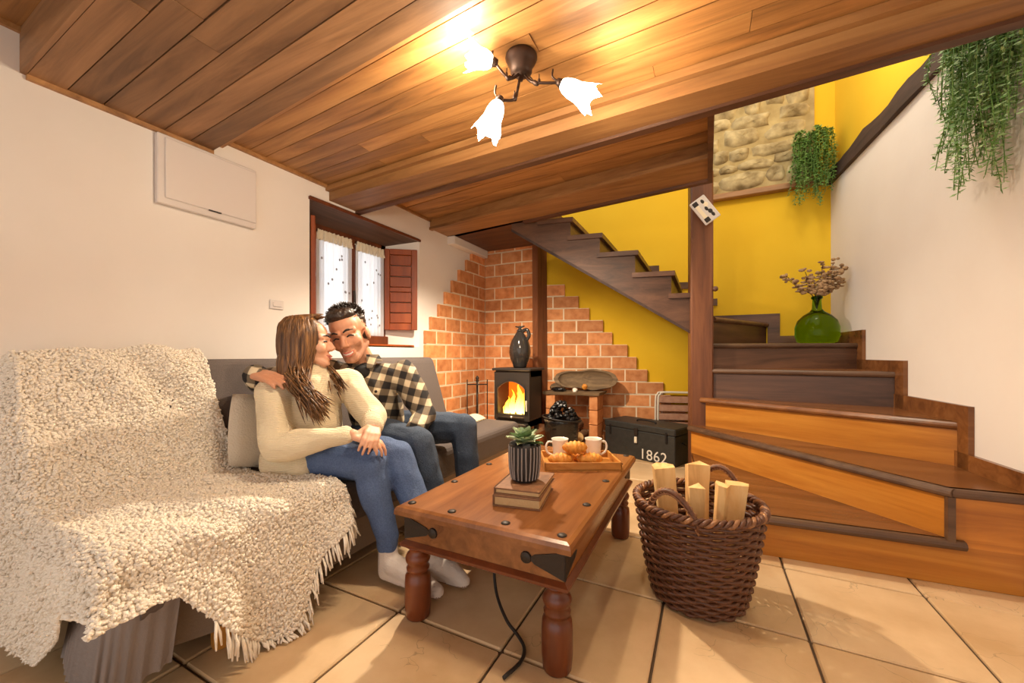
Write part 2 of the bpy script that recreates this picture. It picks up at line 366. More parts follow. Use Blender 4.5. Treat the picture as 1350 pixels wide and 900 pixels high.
# ------------------------------------------------------------------ floor
fl = struct('floor', MB().box(-2.75, 1.6, -1.6, 4.9, -.12, -.012), 'grout')
tx = [-2.4 - .0, -1.98, -1.52, -1.08, -.625, -.16, .32, .805, 1.27]; ty = [-1.6, -1.40, -.89, -.375, .14, .655, 1.165, 1.69, 2.215, 2.73, 3.245, 3.76, 4.275, 4.6]
for i in range(len(tx) - 1):
    for j in range(len(ty) - 1):
        g = .0048; e = random.uniform(-.002, .002)
        obj('tile', MB().box(tx[i] + g, tx[i + 1] - g, ty[j] + g, ty[j + 1] - g, -.03, e * .5 - .001, .005), 'tile', fl, origin=((tx[i] + tx[i + 1]) / 2, (ty[j] + ty[j + 1]) / 2, 0))

# ------------------------------------------------------------------ walls
W = -2.40
wl = MB().box(-2.75, W, -1.6, 1.743, -.1, 2.5).box(-2.75, W, 2.867, 4.3, -.1, 2.5).box(-2.75, W, 1.743, 2.867, 2.05, 2.5).box(-2.75, W, 1.743, 2.867, -.1, 1.07)
wl.prism([(W, 2.867), (-2.62, 2.66), (-2.75, 2.66), (-2.75, 2.867)], 1.0, 2.1).prism([(W, 1.743), (-2.75, 1.743), (-2.75, 1.90), (-2.62, 1.90)], 1.0, 2.1)
struct('wall_left', wl, 'white')
def Cy(x): return 4.16 + .277 * (x + 1.7)
wb = MB().prism([(-2.75, 4.04), (-1.66, 4.04), (-1.70, 4.16), (-.11, 4.6), (1.3, 4.6), (1.3, 4.9), (-2.75, 4.9)], -.1, 4.2)
wall_back = struct('wall_back', wb, 'yellow')
def RWx(y): return 1.03 + .081 * (4.6 - y)
struct('wall_right', MB().prism([(RWx(-1.6), -1.6), (RWx(4.6), 4.6), (RWx(4.6) + .35, 4.6), (RWx(-1.6) + .35, -1.6)], -.1, 2.60), 'white')
struct('wall_right_upper', MB().prism([(RWx(-1.6) + .03, -1.6), (RWx(4.6) + .03, 4.6), (RWx(4.6) + .35, 4.6), (RWx(-1.6) + .35, -1.6)], 2.60, 4.2), 'yellow')
def roughbeam():
    m = MB(); P = []
    ys = [4.58 - k * .12 for k in range(42)]
    for k, y in enumerate(ys):
        x = RWx(y); h = .115 + .03 * noise.noise((y * 3, 0, 0)) + (.012 if k % 5 < 2 else 0); d = .03 + .012 * noise.noise((y * 4, 5, 0))
        P.append([(x + .05, y, 2.575), (x - d, y, 2.58), (x - d, y, 2.58 + h), (x + .05, y, 2.58 + h)])
    m.grid(P); return m
struct('trim_1', roughbeam(), 'roughdark')
# stones of the upstairs wall
stp = obj('stone_panel', MB().box(-.10, .90, 4.575, 4.62, 2.64, 3.75), 'stonemortar', wall_back, origin=(.4, 4.6, 2.64))
def stone(cx, cz, w_, h_):
    m = MB(); q = []
    n = 14; ph = random.random() * 9
    rings = []
    for r_, d in ((1.0, 0), (.88, .016), (.55, .026), (.0001, .028)):
        rings.append([(cx + w_ / 2 * r_ * (abs(math.cos(a)) ** .6 * (1 if math.cos(a) > 0 else -1)) * (1 + .45 * noise.noise((math.cos(a) * 1.6 + ph, math.sin(a), cz * 3))),
                       4.575 - d * (1 + .4 * noise.noise((a, ph, d * 30))), cz + h_ / 2 * r_ * (abs(math.sin(a)) ** .6 * (1 if math.sin(a) > 0 else -1)) * (1 + .5 * noise.noise((math.sin(a) * 1.6 + ph, cz, math.cos(a))))) for a in [2 * math.pi * k / n for k in range(n)]])
    m.grid([r + [r[0]] for r in rings]); return m
z = 2.66
while z < 3.6:
    h_ = random.uniform(.11, .24); x = -.09
    while x < .85:
        w_ = random.uniform(.13, .42); w_ = min(w_, .89 - x)
        if w_ > .06: obj('stone', stone(x + w_ / 2, z + h_ / 2 + random.uniform(-.02, .02), w_ * random.uniform(.85, 1.0), h_ * random.uniform(.7, 1.0)), 'stone', stp, origin=(x + w_ / 2, 4.575, z + h_ / 2), smooth=True)
        x += w_
    z += h_
struct('trim_2', MB().box(-.11, .96, 4.52, 4.60, 2.585, 2.645, .008), 'beam', origin=(.4, 4.56, 2.6))

# ------------------------------------------------------------------ ceiling: slab, boxed beam, beams, boards
cl = MB().box(-2.75, .0, -1.6, 3.05, 2.36, 2.5).box(-2.75, -1.42, 3.05, 4.2, 2.36, 2.5).box(0, 1.5, -1.6, 1.9, 2.36, 2.5)
ceil = struct('ceiling', cl, 'beamd')
XL, XR = -2.4, 1.5
def yl(a, b): return lambda x: a + (b - a) * (x - XL) / 2.417   # line through wall y=a and y=b at x=.017
boxL, boxR = yl(.517, .47), yl(1.165, .98); b1F, b1B = yl(1.896, 1.79), yl(2.16, 1.965); hdF, hdB = yl(3.02, 2.68), yl(3.36, 3.05)
def strip(fa, fb, z0, z1, x0=XL, x1=XR, ch=.004):
    m = MB(); return m.hexa([(x0, fa(x0), z0), (x1, fa(x1), z0), (x1, fb(x1), z0), (x0, fb(x0), z0), (x0, fa(x0), z1), (x1, fa(x1), z1), (x1, fb(x1), z1), (x0, fb(x0), z1)])
def boards(fa, fb, z0, n, mat, x1=XR, seam=True):
    for k in range(n):
        f0 = lambda x, k=k: fa(x) + (fb(x) - fa(x)) * (k + .02) / n; f1 = lambda x, k=k: fa(x) + (fb(x) - fa(x)) * (k + .98) / n
        xs = XL; cuts = []
        if seam:
            c = XL + random.uniform(.5, 2.4)
            while c < x1 - .5: cuts.append(c); c += random.uniform(1.4, 2.4)
        for a, b in zip([XL] + cuts, cuts + [x1]):
            dz = random.uniform(-.002, .002)
            obj('ceiling_board', strip(f0, f1, z0 + dz, z0 + .02 + dz, a + .001, b - .001), mat, ceil, origin=((a + b) / 2, f0((a + b) / 2), z0))
boards(yl(-1.6, -1.6), boxL, 2.27, 14, 'board')
obj('boxed_beam', strip(lambda x: boxL(x) - .0, lambda x: boxR(x), 2.125, 2.36), 'boxboard', ceil, origin=(-.4, .8, 2.1))
boards(boxL, boxR, 2.10, 6, 'boxboard')
obj('cove_strip', strip(lambda x: boxL(x) - .015, lambda x: boxL(x), 2.098, 2.27), 'boxboard', ceil, origin=(-.4, .5, 2.1))
obj('cove_strip', strip(lambda x: boxR(x), lambda x: boxR(x) + .05, 2.14, 2.19), 'beam', ceil, origin=(-.4, 1.1, 2.14))
boards(lambda x: boxR(x) + .0, b1F, 2.19, 8, 'board')
b1 = obj('ceiling_beam', strip(b1F, b1B, 2.09, 2.36), 'beam', ceil, origin=(-.4, 2.0, 2.1))
obj('beam_moulding', strip(lambda x: b1F(x) - .03, lambda x: b1F(x), 2.15, 2.185), 'beam', b1)
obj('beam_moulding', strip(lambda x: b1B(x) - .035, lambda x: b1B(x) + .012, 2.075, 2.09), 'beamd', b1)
boards(b1B, hdF, 2.30, 5, 'board', .0)
hd = obj('ceiling_beam', strip(hdF, hdB, 2.215, 2.36, XL, .02), 'beam', ceil, origin=(-1.2, 3.0, 2.2))
obj('beam_moulding', strip(lambda x: hdF(x) - .012, lambda x: hdF(x) + .03, 2.20, 2.225, XL, .02), 'beam', hd)
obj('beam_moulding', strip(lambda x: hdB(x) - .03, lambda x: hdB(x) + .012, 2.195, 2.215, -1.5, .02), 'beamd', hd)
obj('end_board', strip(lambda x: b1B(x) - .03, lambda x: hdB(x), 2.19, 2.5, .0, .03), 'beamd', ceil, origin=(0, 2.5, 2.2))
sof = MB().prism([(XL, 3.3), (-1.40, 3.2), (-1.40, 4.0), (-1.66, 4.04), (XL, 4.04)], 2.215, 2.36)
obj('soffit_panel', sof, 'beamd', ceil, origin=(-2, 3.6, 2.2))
# wall cove strips along the left wall
for a, b, z in ((.0, .517, 2.262), (.517, 1.165, 2.092), (1.19, 1.89, 2.18), (2.16, 3.02, 2.29)):
    obj('edge_strip', MB().box(W, W + .018, a, b, z - .012, z + .012), 'beam', ceil, origin=(W, a, z))
struct('trim_3', MB().box(W, W + .09, 3.30, 3.98, 2.13, 2.215, .006), 'white', origin=(W, 3.6, 2.13))

# ------------------------------------------------------------------ brick surround
Z0 = 2.183; RH = .136; JT = .013
bs = tag(obj('brick_surround', MB().box(-2.4, -1.70, 4.025, 4.04, .0, 2.21).box(-2.4, -2.385, 2.93, 4.03, .0, 1.23), 'mortar', origin=(-2.0, 4.0, 0)), 'stepped orange brick surround lining the corner behind the stove', 'brickwork')
mort = MB()
def brick_run(P0, d, nrm, s0, s1, ztop, off, first=None):
    # bricks of one course from s0 to s1 along d, proud by nrm
    d = Vector((d[0], d[1], 0)); nrm = Vector((nrm[0], nrm[1], 0)); P0 = Vector((P0[0], P0[1], 0)); L = .262
    s = s0; k = 0
    cuts = [s0]; s = s0 + off
    while s < s1 - .05: cuts.append(s); s += L
    cuts.append(s1)
    a = P0 + d * (s0 + .004); b = P0 + d * (s1 - .005)
    mort.hexa([a + Vector((0, 0, ztop - RH)), b + Vector((0, 0, ztop - RH)), b + nrm * .0335 + Vector((0, 0, ztop - RH)), a + nrm * .0335 + Vector((0, 0, ztop - RH)), a + Vector((0, 0, ztop - .003)), b + Vector((0, 0, ztop - .003)), b + nrm * .0335 + Vector((0, 0, ztop - .003)), a + nrm * .0335 + Vector((0, 0, ztop - .003))])
    rot = Matrix(((d.x, nrm.x, 0), (d.y, nrm.y, 0), (0, 0, 1))).to_4x4()
    for u0, u1 in zip(cuts, cuts[1:]):
        e0 = 0 if u0 == s0 else JT / 2; e1 = 0 if u1 == s1 else JT / 2
        c = P0 + d * (u0 + u1) / 2 + nrm * .0 + Vector((0, 0, ztop - RH / 2))
        m = MB(Matrix.Translation(c) @ rot); hl = (u1 - u0) / 2
        m.box(-hl + e0, hl - e1, 0.001, .036 + random.uniform(-.002, .003), -RH / 2 + JT / 2, RH / 2 - JT / 2, .004)
        obj('brick', m, 'brick', bs, origin=c)
lefts = [3.722, 3.62, 3.475, 3.35, 3.23, 3.125, 3.0, 2.92] + [2.92 + (.06 if k % 2 else 0) for k in range(8)]
for i, y0 in enumerate(lefts): brick_run((W, 4.04), (0, -1), (1, 0), .036, 4.04 - y0, Z0 - RH * i, .14 if i % 2 else .25)
for i in range(-1, 15): brick_run((-2.4, 4.04), (1, 0), (0, -1), .036, .70, Z0 - RH * i, .13 if i % 2 else .22)
ca, sa = math.cos(R(15.49)), math.sin(R(15.49))
ends = [-1.446, -1.299, -1.186, -1.042, -.947, -.791, -.699, -.592, -.433, -.36, -.22, -.22, -.22]
for i, xe in enumerate(ends): brick_run((-1.70, 4.16), (ca, sa), (sa, -ca), 0, (xe + 1.7) / ca, 1.79 - RH * i, .13 if i % 2 else .25)
obj('mortar_bed', mort, 'mortar', bs)
tag(obj('corner_post', MB().hexa([(-1.72, 3.95, .24), (-1.66, 3.94, .24), (-1.62, 4.13, .24), (-1.70, 4.14, .24), (-1.735, 3.96, 2.21), (-1.665, 3.95, 2.21), (-1.63, 4.13, 2.21), (-1.71, 4.14, 2.21)]), 'post'), 'slim dark timber post set in the brick behind the stove', 'post')
he = tag(obj('hearth', MB().prism([(-2.36, 3.30), (-1.545, 3.30), (-1.545, 3.96), (-2.36, 3.99)], 0, .20), 'brick', origin=(-1.9, 3.6, 0)), 'low raised brick hearth under the black stove', 'hearth')
obj('hearth_slab', MB().prism([(-2.36, 3.28), (-1.542, 3.28), (-1.542, 3.96), (-2.36, 3.99)], .20, .24), 'mortar', he)

# ------------------------------------------------------------------ staircase
st = thing('staircase', 'dark timber winder staircase turning around a square newel post', 'staircase', (.5, 3.4, 0))
Q = (-.04, 3.6)
TZ = [.20, .42, .65, .885, 1.09, 1.31]
r3 = (RWx(2.84), 2.84); r4 = (RWx(3.44), 3.44); r5 = (RWx(4.0), 4.0)
def riser(a, b, z0, z1, mat, th=.025):
    a = Vector((*a, 0)); b = Vector((*b, 0)); d = (b - a).normalized(); n = Vector((-d.y, d.x, 0)) * th
    m = MB().hexa([a + Vector((0, 0, z0)), b + Vector((0, 0, z0)), b + n + Vector((0, 0, z0)), a + n + Vector((0, 0, z0)), a + Vector((0, 0, z1)), b + Vector((0, 0, z1)), b + n + Vector((0, 0, z1)), a + n + Vector((0, 0, z1))])
    o = obj('riser', m, mat, st, origin=a); an = math.atan2(d.y, d.x); o.data.transform(Matrix.Rotation(-an, 4, 'Z')); o.rotation_euler.z = an; return o
def rot_tex(o, a, b): pass
def nosing(a, b, z, mat='nose', d_=.022):
    a = Vector((*a, z)); b = Vector((*b, z)); d = (b - a).normalized(); n = Vector((d.y, -d.x, 0))
    pts = [(n * (d_ * math.cos(t) - .002) + Vector((0, 0, -.021 + .021 * math.sin(t)))) for t in [math.pi / 2 - k * math.pi / 6 for k in range(7)]] + [Vector((0, 0, -.042)) - n * .02, -n * .02]
    m = MB(); m.extrude([a + p for p in pts], b - a); return obj('nosing', m, mat, st, origin=a, smooth=False)
def tread(poly, z, mat): return obj('tread', MB().prism(poly, z - .04, z), mat, st, origin=(*poly[0], z))
f1a, f1b = (.0, 2.285), (RWx(2.39), 2.39); f2 = (.94, 2.368)
riser(f1a, f1b, 0, .17, 'amber'); riser((-.12, 3.55), f1a, 0, .17, 'amber')
tread([(-.12, 3.55), (.0, 2.285), f2, (-.04, 3.55)], .20, 'tread'); nosing((-.015, 2.275), (.985, 2.362), .20)
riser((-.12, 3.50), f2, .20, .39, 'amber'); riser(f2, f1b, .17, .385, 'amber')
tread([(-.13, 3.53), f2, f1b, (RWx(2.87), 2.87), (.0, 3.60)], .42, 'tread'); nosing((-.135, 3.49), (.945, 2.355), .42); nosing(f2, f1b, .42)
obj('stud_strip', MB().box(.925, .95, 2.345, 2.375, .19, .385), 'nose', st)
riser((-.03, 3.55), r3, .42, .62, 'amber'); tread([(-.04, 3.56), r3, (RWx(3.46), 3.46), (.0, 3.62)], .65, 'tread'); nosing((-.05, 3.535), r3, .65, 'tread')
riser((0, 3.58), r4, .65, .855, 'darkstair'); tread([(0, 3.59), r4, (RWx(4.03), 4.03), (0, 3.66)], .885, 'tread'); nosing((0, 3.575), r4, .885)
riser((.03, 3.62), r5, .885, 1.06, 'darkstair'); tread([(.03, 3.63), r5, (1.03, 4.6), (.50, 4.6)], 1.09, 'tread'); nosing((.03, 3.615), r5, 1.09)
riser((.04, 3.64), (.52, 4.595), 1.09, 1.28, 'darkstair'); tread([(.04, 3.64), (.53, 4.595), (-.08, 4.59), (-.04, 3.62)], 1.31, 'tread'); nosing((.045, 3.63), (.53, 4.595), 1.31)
def fy(x): return 3.6 + .22 * (x + .04)
NX = [0.0, -.275, -.56, -.85, -1.10, -1.37]; NZ = [1.51, 1.70, 1.89, 2.06, 2.22]
for k in range(5):
    xr, xl_ = NX[k], NX[k + 1]; z = NZ[k]; zp = NZ[k - 1] if k else 1.31
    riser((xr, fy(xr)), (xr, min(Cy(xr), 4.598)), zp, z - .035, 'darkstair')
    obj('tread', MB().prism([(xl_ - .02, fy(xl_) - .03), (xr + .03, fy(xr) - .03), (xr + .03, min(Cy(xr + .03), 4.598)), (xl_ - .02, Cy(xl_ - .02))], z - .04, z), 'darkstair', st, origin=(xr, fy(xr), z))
    obj('skirting', MB().hexa([(xl_, Cy(xl_) - .02, z), (xr + .09, Cy(min(xr + .09, -.11)) - .02, z), (xr + .09, Cy(min(xr + .09, -.11)), z), (xl_, Cy(xl_), z), (xl_, Cy(xl_) - .02, z + .07), (xr + .09, Cy(min(xr + .09, -.11)) - .02, z + .07), (xr + .09, Cy(min(xr + .09, -.11)), z + .07), (xl_, Cy(xl_), z + .07)]), 'darkstair', st, origin=(xr, 4.4, z))
zz = [(-.1, 1.17), (-1.63, 2.155), (-1.63, 2.25), (-1.37, 2.25), (-1.37, 2.18), (-1.10, 2.18), (-1.10, 2.02), (-.85, 2.02), (-.85, 1.85), (-.56, 1.85), (-.56, 1.66), (-.275, 1.66), (-.275, 1.47), (-.1, 1.47)]
obj('stringer', MB().extrude([(x, fy(x), z) for x, z in zz], (-.01, .045, 0)), 'darkstair', st, origin=(-.8, 3.4, 1.7))
obj('stringer_edge', MB().extrude([(x, fy(x) - .012, z) for x, z in ((-.1, 1.155), (-1.63, 2.14), (-1.63, 2.165), (-.1, 1.18))], (0, .05, 0)), 'roughdark', st)
np_ = obj('newel_post', MB(T(-.055, 3.62, 0, R(10))).box(-.085, .085, -.085, .085, .0, 2.5, .012), 'post', st)
obj('knob', MB().ell((.055, 3.56, 1.53), .022), 'darkstair', np_, smooth=True)
# skirting boards that follow the winders on the right wall and back wall
def skirt(pts2, off=.022):
    # pts2: list of (y,z) outline on right wall
    m = MB(); m.extrude([(RWx(y) - .001, y, z) for y, z in pts2], (-off, 0, 0)); obj('skirting', m, 'tread', st, origin=(RWx(3), pts2[0][0], pts2[0][1]))
skirt([(2.30, .42), (2.92, .42), (2.92, .50), (2.30, .50)])
skirt([(2.75, .42), (2.83, .42), (2.83, .65), (3.50, .65), (3.50, .74), (2.75, .74)])
skirt([(3.33, .65), (3.43, .65), (3.43, .885), (4.08, .885), (4.08, .96), (3.33, .96)])
skirt([(3.90, .885), (3.99, .885), (3.99, 1.09), (4.6, 1.09), (4.6, 1.19), (3.90, 1.19)])
obj('skirting', MB().extrude([(1.03, 4.598, 1.09), (.53, 4.598, 1.09), (.53, 4.598, 1.31), (.0, 4.598, 1.31), (.0, 4.598, 1.40), (.63, 4.598, 1.40), (.63, 4.598, 1.18), (1.03, 4.598, 1.18)], (0, -.022, 0)), 'darkstair', st, origin=(.6, 4.6, 1.1))

# ------------------------------------------------------------------ window
wi = tag(bpy.data.objects.new('window_1', None), kind='structure'); COL.objects.link(wi); wi.location = (-2.62, 2.28, 1.07)
obj('lintel', MB().hexa([(-2.40, 1.745, 2.05), (-2.40, 2.865, 2.05), (-2.64, 2.665, 1.975), (-2.64, 1.90, 1.975), (-2.40, 1.745, 2.075), (-2.40, 2.865, 2.075), (-2.64, 2.865, 2.075), (-2.64, 1.745, 2.075)]), 'lintel', wi)
obj('lintel_edge', MB().hexa([(-2.385, 1.735, 2.045), (-2.385, 2.87, 2.045), (-2.405, 2.87, 2.045), (-2.405, 1.735, 2.045), (-2.385, 1.735, 2.065), (-2.385, 2.87, 2.065), (-2.405, 2.87, 2.065), (-2.405, 1.735, 2.065)]), 'winwood', wi)
fr = obj('window_frame', MB().box(-2.68, -2.62, 1.90, 1.95, 1.10, 1.98).box(-2.68, -2.62, 2.61, 2.66, 1.10, 1.98).box(-2.68, -2.62, 1.90, 2.66, 1.94, 1.98).box(-2.68, -2.62, 1.90, 2.66, 1.07, 1.15), 'winwood', wi)
for a, b in ((1.95, 2.27), (2.29, 2.61)):
    cs = obj('casement', MB().box(-2.665, -2.63, a, a + .045, 1.15, 1.94).box(-2.665, -2.63, b - .045, b, 1.15, 1.94).box(-2.665, -2.63, a, b, 1.89, 1.94).box(-2.665, -2.63, a, b, 1.15, 1.20), 'winwood', wi)
    obj('pane', MB().box(-2.652, -2.648, a + .045, b - .045, 1.20, 1.89), 'pane', cs)
obj('mullion', MB().box(-2.64, -2.605, 2.25, 2.31, 1.12, 1.95, .006), 'winwood', wi)
obj('latch', MB().tube([(-2.60, 2.28, 1.36), (-2.58, 2.28, 1.42), (-2.585, 2.28, 1.52)], .01, 6), 'iron', wi)
obj('sill', MB().box(-2.66, -2.40, 1.80, 2.80, 1.055, 1.085, .006), 'shutter', wi)
obj('sill_rail', MB().box(-2.62, -2.56, 1.92, 2.64, 1.085, 1.16, .008), 'winwood', wi)
def shutter(hx, hy, ex, ey):
    d = Vector((ex - hx, ey - hy, 0)); L = d.length; ang = math.atan2(d.y, d.x); m_ = T(hx, hy, 0, ang)
    o = obj('shutter', MB(m_).box(0, .045, -.014, .014, 1.22, 1.95, .004).box(L - .05, L, -.014, .014, 1.22, 1.95, .004).box(.045, L - .05, -.013, .013, 1.90, 1.95, .003).box(.045, L - .05, -.013, .013, 1.22, 1.28, .003).box(.045, L - .05, -.013, .013, 1.565, 1.605, .003), 'shutter', wi, origin=(hx, hy, 1.22))
    for z0, z1 in ((1.28, 1.565), (1.605, 1.90)):
        n = 2
        for k in range(3):
            a = z0 + (z1 - z0) * k / 3; b = z0 + (z1 - z0) * (k + 1) / 3
            obj('shutter_panel', MB(m_).box(.047, L - .052, -.008 - .002 * (k % 2), .008 + .002 * (k % 2), a + .004, b - .004, .004), 'shutter', o, origin=(hx, hy, a))
shutter(-2.60, 2.63, -2.37, 2.80); shutter(-2.60, 1.925, -2.405, 1.772)
for k, (a, b) in enumerate(((1.935, 2.25), (2.30, 2.60))):
    P = []
    for i in range(41):
        y = a + (b - a) * i / 40; P.append([(-2.592 + .012 * math.sin(i * 1.15) + .004 * math.sin(i * 2.9), y, z) for z in (1.16, 1.3, 1.45, 1.6, 1.75, 1.87, 1.90)])
    c = tag(obj('curtain', MB().grid(P), 'curtain', smooth=True, origin=(-2.59, (a + b) / 2, 1.16)), ('sheer white dotted curtain in the casement beside the closed-back shutter edge', 'sheer white dotted curtain in the casement beside the open shutter')[k] if 0 else ('sheer white dotted window curtain hanging left of the wooden mullion' if k == 0 else 'sheer white dotted window curtain beside the open panelled shutter'), 'curtain', 'window curtains')
    P = [[(-2.585 + .016 * math.sin(i * 1.7) + .01 * math.sin(i * .9 + z * 40), a + (b - a) * i / 60, z) for z in (1.855, 1.87, 1.885, 1.90, 1.915, 1.93)] for i in range(61)]
    obj('frill', MB().grid(P), 'frill', c, smooth=True)
    obj('curtain_rod', MB().tube([(-2.59, a - .01, 1.905), (-2.59, b + .01, 1.905)], .005, 6), 'alu', c)
    dm = MB(); rr = random.Random(3 + k)
    for q in range(16):
        y = a + .03 + (b - a - .06) * rr.random(); z = 1.2 + .62 * rr.random(); dm.ell((-2.572, y, z), (.003, .008, .010), 8, 4)
    tag(obj('dot_print', dm, 'dot', c), kind='stuff')

# ------------------------------------------------------------------ things on walls
pn = tag(obj('electrical_panel', MB().box(W, W + .03, .917, 1.379, 1.735, 2.076, .004), 'panel'), 'white rectangular electrical panel mounted high on the left wall', 'electrical panel')
obj('panel_door', MB().box(W + .03, W + .037, .945, 1.375, 1.765, 2.062, .004), 'panel', pn)
obj('panel_catch', MB().box(W + .037, W + .041, 1.13, 1.19, 1.762, 1.768), 'dark', pn)
so = tag(obj('wall_switch', MB().box(W, W + .008, 1.473, 1.559, 1.28, 1.338, .003), 'panel'), 'small white double light switch on the wall beside the window', 'light switch')
obj('switch_rocker', MB().box(W + .008, W + .013, 1.490, 1.543, 1.295, 1.323, .002), 'panel', so)

# ceiling lamp
LP = Vector((-.665, 1.41, 2.19))
lm = thing('ceiling_lamp', 'brown iron ceiling lamp with three lit tulip glass shades', 'ceiling lamp', LP - Vector((0, 0, .3)))
obj('ceiling_rose', MB().lathe([(.062, 0), (.064, -.012), (.055, -.03), (.045, -.04), (.043, -.065), (.03, -.075), (.012, -.08), (.006, -.10)], LP, 24), 'bronze', lm, smooth=True)
def shade(base, d, L, name='shade'):
    d = Vector(d).normalized(); up = d.orthogonal().normalized(); w_ = d.cross(up); n = 24; P = []
    for i, (t, r) in enumerate(((0, .018), (.12, .027), (.35, .034), (.6, .036), (.8, .042), (1.0, .052))):
        row = []
        for j in range(n):
            a = 2 * math.pi * j / n; pet = max(0, math.cos(a * 5)); tt = t + (pet * .28 * max(0, t - .6) / .4 if t > .6 else 0); rr = r * (1 + (.16 * pet if t > .7 else 0))
            row.append(base + d * L * tt + (up * math.cos(a) + w_ * math.sin(a)) * rr)
        P.append(row + [row[0]])
    return MB().grid(P)
def V0(p): return Vector((p.x, p.y, min(p.z, 2.07)))
for base, tip, elbow in ((Vector((-.735, 1.315, 2.125)), Vector((-.80, 1.265, 2.135)), Vector((-.70, 1.35, 2.08))),
                         (Vector((-.51, 1.435, 2.05)), Vector((-.415, 1.465, 1.985)), Vector((-.59, 1.41, 2.06))),
                         (Vector((-.715, 1.32, 1.975)), Vector((-.75, 1.30, 1.87)), Vector((-.672, 1.36, 1.99)))):
    start = LP + Vector((0, 0, -.06)); d = (tip - base).normalized(); L = (tip - base).length
    ar = obj('arm', MB().tube(cat_rom([start, (start + elbow) / 2 + Vector((0, 0, -.015)), elbow, base], 6), .0055, 8), 'bronze', lm, smooth=True)
    mid = (start + elbow) / 2; obj('leaf_ornament', MB().tube(cat_rom([mid, mid * .4 + elbow * .6 + Vector((0, 0, -.01)), elbow, elbow + Vector((.004, -.004, .03))], 5), [.003] * 4 + [.009] * 5 + [.006] * 4 + [.002] * 3, 8), 'bronze', ar, smooth=True)
    obj('curl', MB().tube(cat_rom([base, base + Vector((-.02, -.006, .02)) - d * .01, base + Vector((-.018, -.004, .05)) - d * .012], 5), .004, 6), 'bronze', ar, smooth=True)
    obj('socket', MB().tube([base - d * .014, base + d * .012], [.012, .02], 12), 'bronze', ar, smooth=True)
    obj('shade', shade(base + d * .008, d, L), 'shade', lm, smooth=True)
    l = light('bulb_light', 'POINT', base + d * (L + .035), 12.5, (1, .84, .62), .03); l.parent = lm; l.location = V0(base + d * (L + .035)) - lm.location

# ------------------------------------------------------------------ sofa
sf = thing('sofa', 'low charcoal fabric sofa bed along the white wall', 'sofa', (-1.9, 1.8, 0))
def extr_y(poly, y0, y1): return MB().extrude([(x, y0, z) for x, z in poly], (0, y1 - y0, 0))
def rpoly(pts, r, n=4):
    out = []; k = len(pts)
    for i in range(k):
        p = Vector(pts[i]).to_2d(); a = (Vector(pts[i - 1]).to_2d() - p).normalized(); b = (Vector(pts[(i + 1) % k]).to_2d() - p).normalized()
        for j in range(n + 1): t = j / n; q = p + a * r; e = p + b * r; out.append(tuple((1 - t) ** 2 * q + 2 * t * (1 - t) * p + t * t * e))
    return out
obj('backrest', extr_y(rpoly([(-2.0, .36), (-2.2, .975), (-2.36, .975), (-2.24, .30)], .05), .52, 2.80), 'sofa', sf, smooth=False)
obj('seat', extr_y(rpoly([(-2.08, .23), (-1.43, .23), (-1.43, .43), (-2.08, .43)], .05), .52, 2.98), 'sofa', sf)
obj('base', MB().prism([(-2.2, .56), (-1.66, .54), (-1.54, .60), (-1.48, .72), (-1.48, 2.92), (-2.2, 2.92)], .07, .24), 'sofabase', sf)
for x, y in ((-1.50, .76), (-1.54, 2.8), (-2.1, .75), (-2.1, 2.8)): obj('foot', MB().lathe([(.03, 0), (.034, .02), (.034, .08)], (x, y, 0), 14), 'foot', sf, smooth=False)
P = []; path = [(-1.70, .475), (-1.64, .465), (-1.57, .46), (-1.50, .475), (-1.45, .52), (-1.425, .62)]
pp = cat_rom([(x, y, 0) for x, y in path], 8)
for i, p in enumerate(pp):
    n_ = Vector((-.5, -.8, 0)) if i < 24 else Vector((.9, -.3, 0)); am = .012 * math.sin(i * 2.2)
    low = .05 + .10 * abs(i / len(pp) - .62)
    P.append([p + n_ * am * (1 - k / 9) * -1 + n_ * am + Vector((0, 0, .37 - (.37 - low) * k / 9)) + Vector((.0, -.035, 0)) * (k / 9) for k in range(10)])
tag(obj('sofa_cover', MB().grid(P), 'pleat', smooth=True, origin=(-1.6, .5, .05)), 'grey pleated cloth hanging over the sofa corner below the throw', 'cloth')
# ------------------------------------------------------------------ blanket
def lerp_tab(t, x):
    if x <= t[0][0]: return t[0][1]
    for (a, b), (c, d) in zip(t, t[1:]):
        if x <= c: return b + (d - b) * (x - a) / (c - a)
    return t[-1][1]
prof = cat_rom([(-2.375, 0, .84), (-2.37, 0, .96), (-2.30, 0, 1.005), (-2.2, 0, .99), (-2.1, 0, .72), (-2.0, 0, .51), (-1.9, 0, .468), (-1.68, 0, .468), (-1.46, 0, .468), (-1.39, 0, .44), (-1.375, 0, .37)], 6)
hemF = [(.40, .33), (.5, .33), (.57, .31), (.65, .20), (.71, .12), (.80, .03), (.88, .012), (.94, .05), (.98, .15), (1.04, .24), (1.12, .30), (1.2, .33)]
endZ = [(-2.38, .34), (-2.25, .20), (-2.05, .10), (-1.86, .06), (-1.75, .10), (-1.62, .22), (-1.5, .33), (-1.36, .34)]
YN = .45; NJ = 46; NE = 20; NF = 16
def yr(i): return lerp_tab([(0, 1.0), (12, 1.01), (24, 1.05), (36, 1.10), (48, 1.16), (60, 1.17), (80, 1.13)], i)
rowsP = []
def fold(p, n_):
    a = noise.noise(Vector((p.x * 2.4, p.y * 2.2, p.z * 2.4))) * .035 + .018 * math.sin((p.y * 1.6 - p.x * 1.1 + p.z * .6) * 16) * noise.noise(Vector((p.x, p.y + 3, p.z)) * 2.0) * 2
    return p + n_ * a
nP = len(prof)
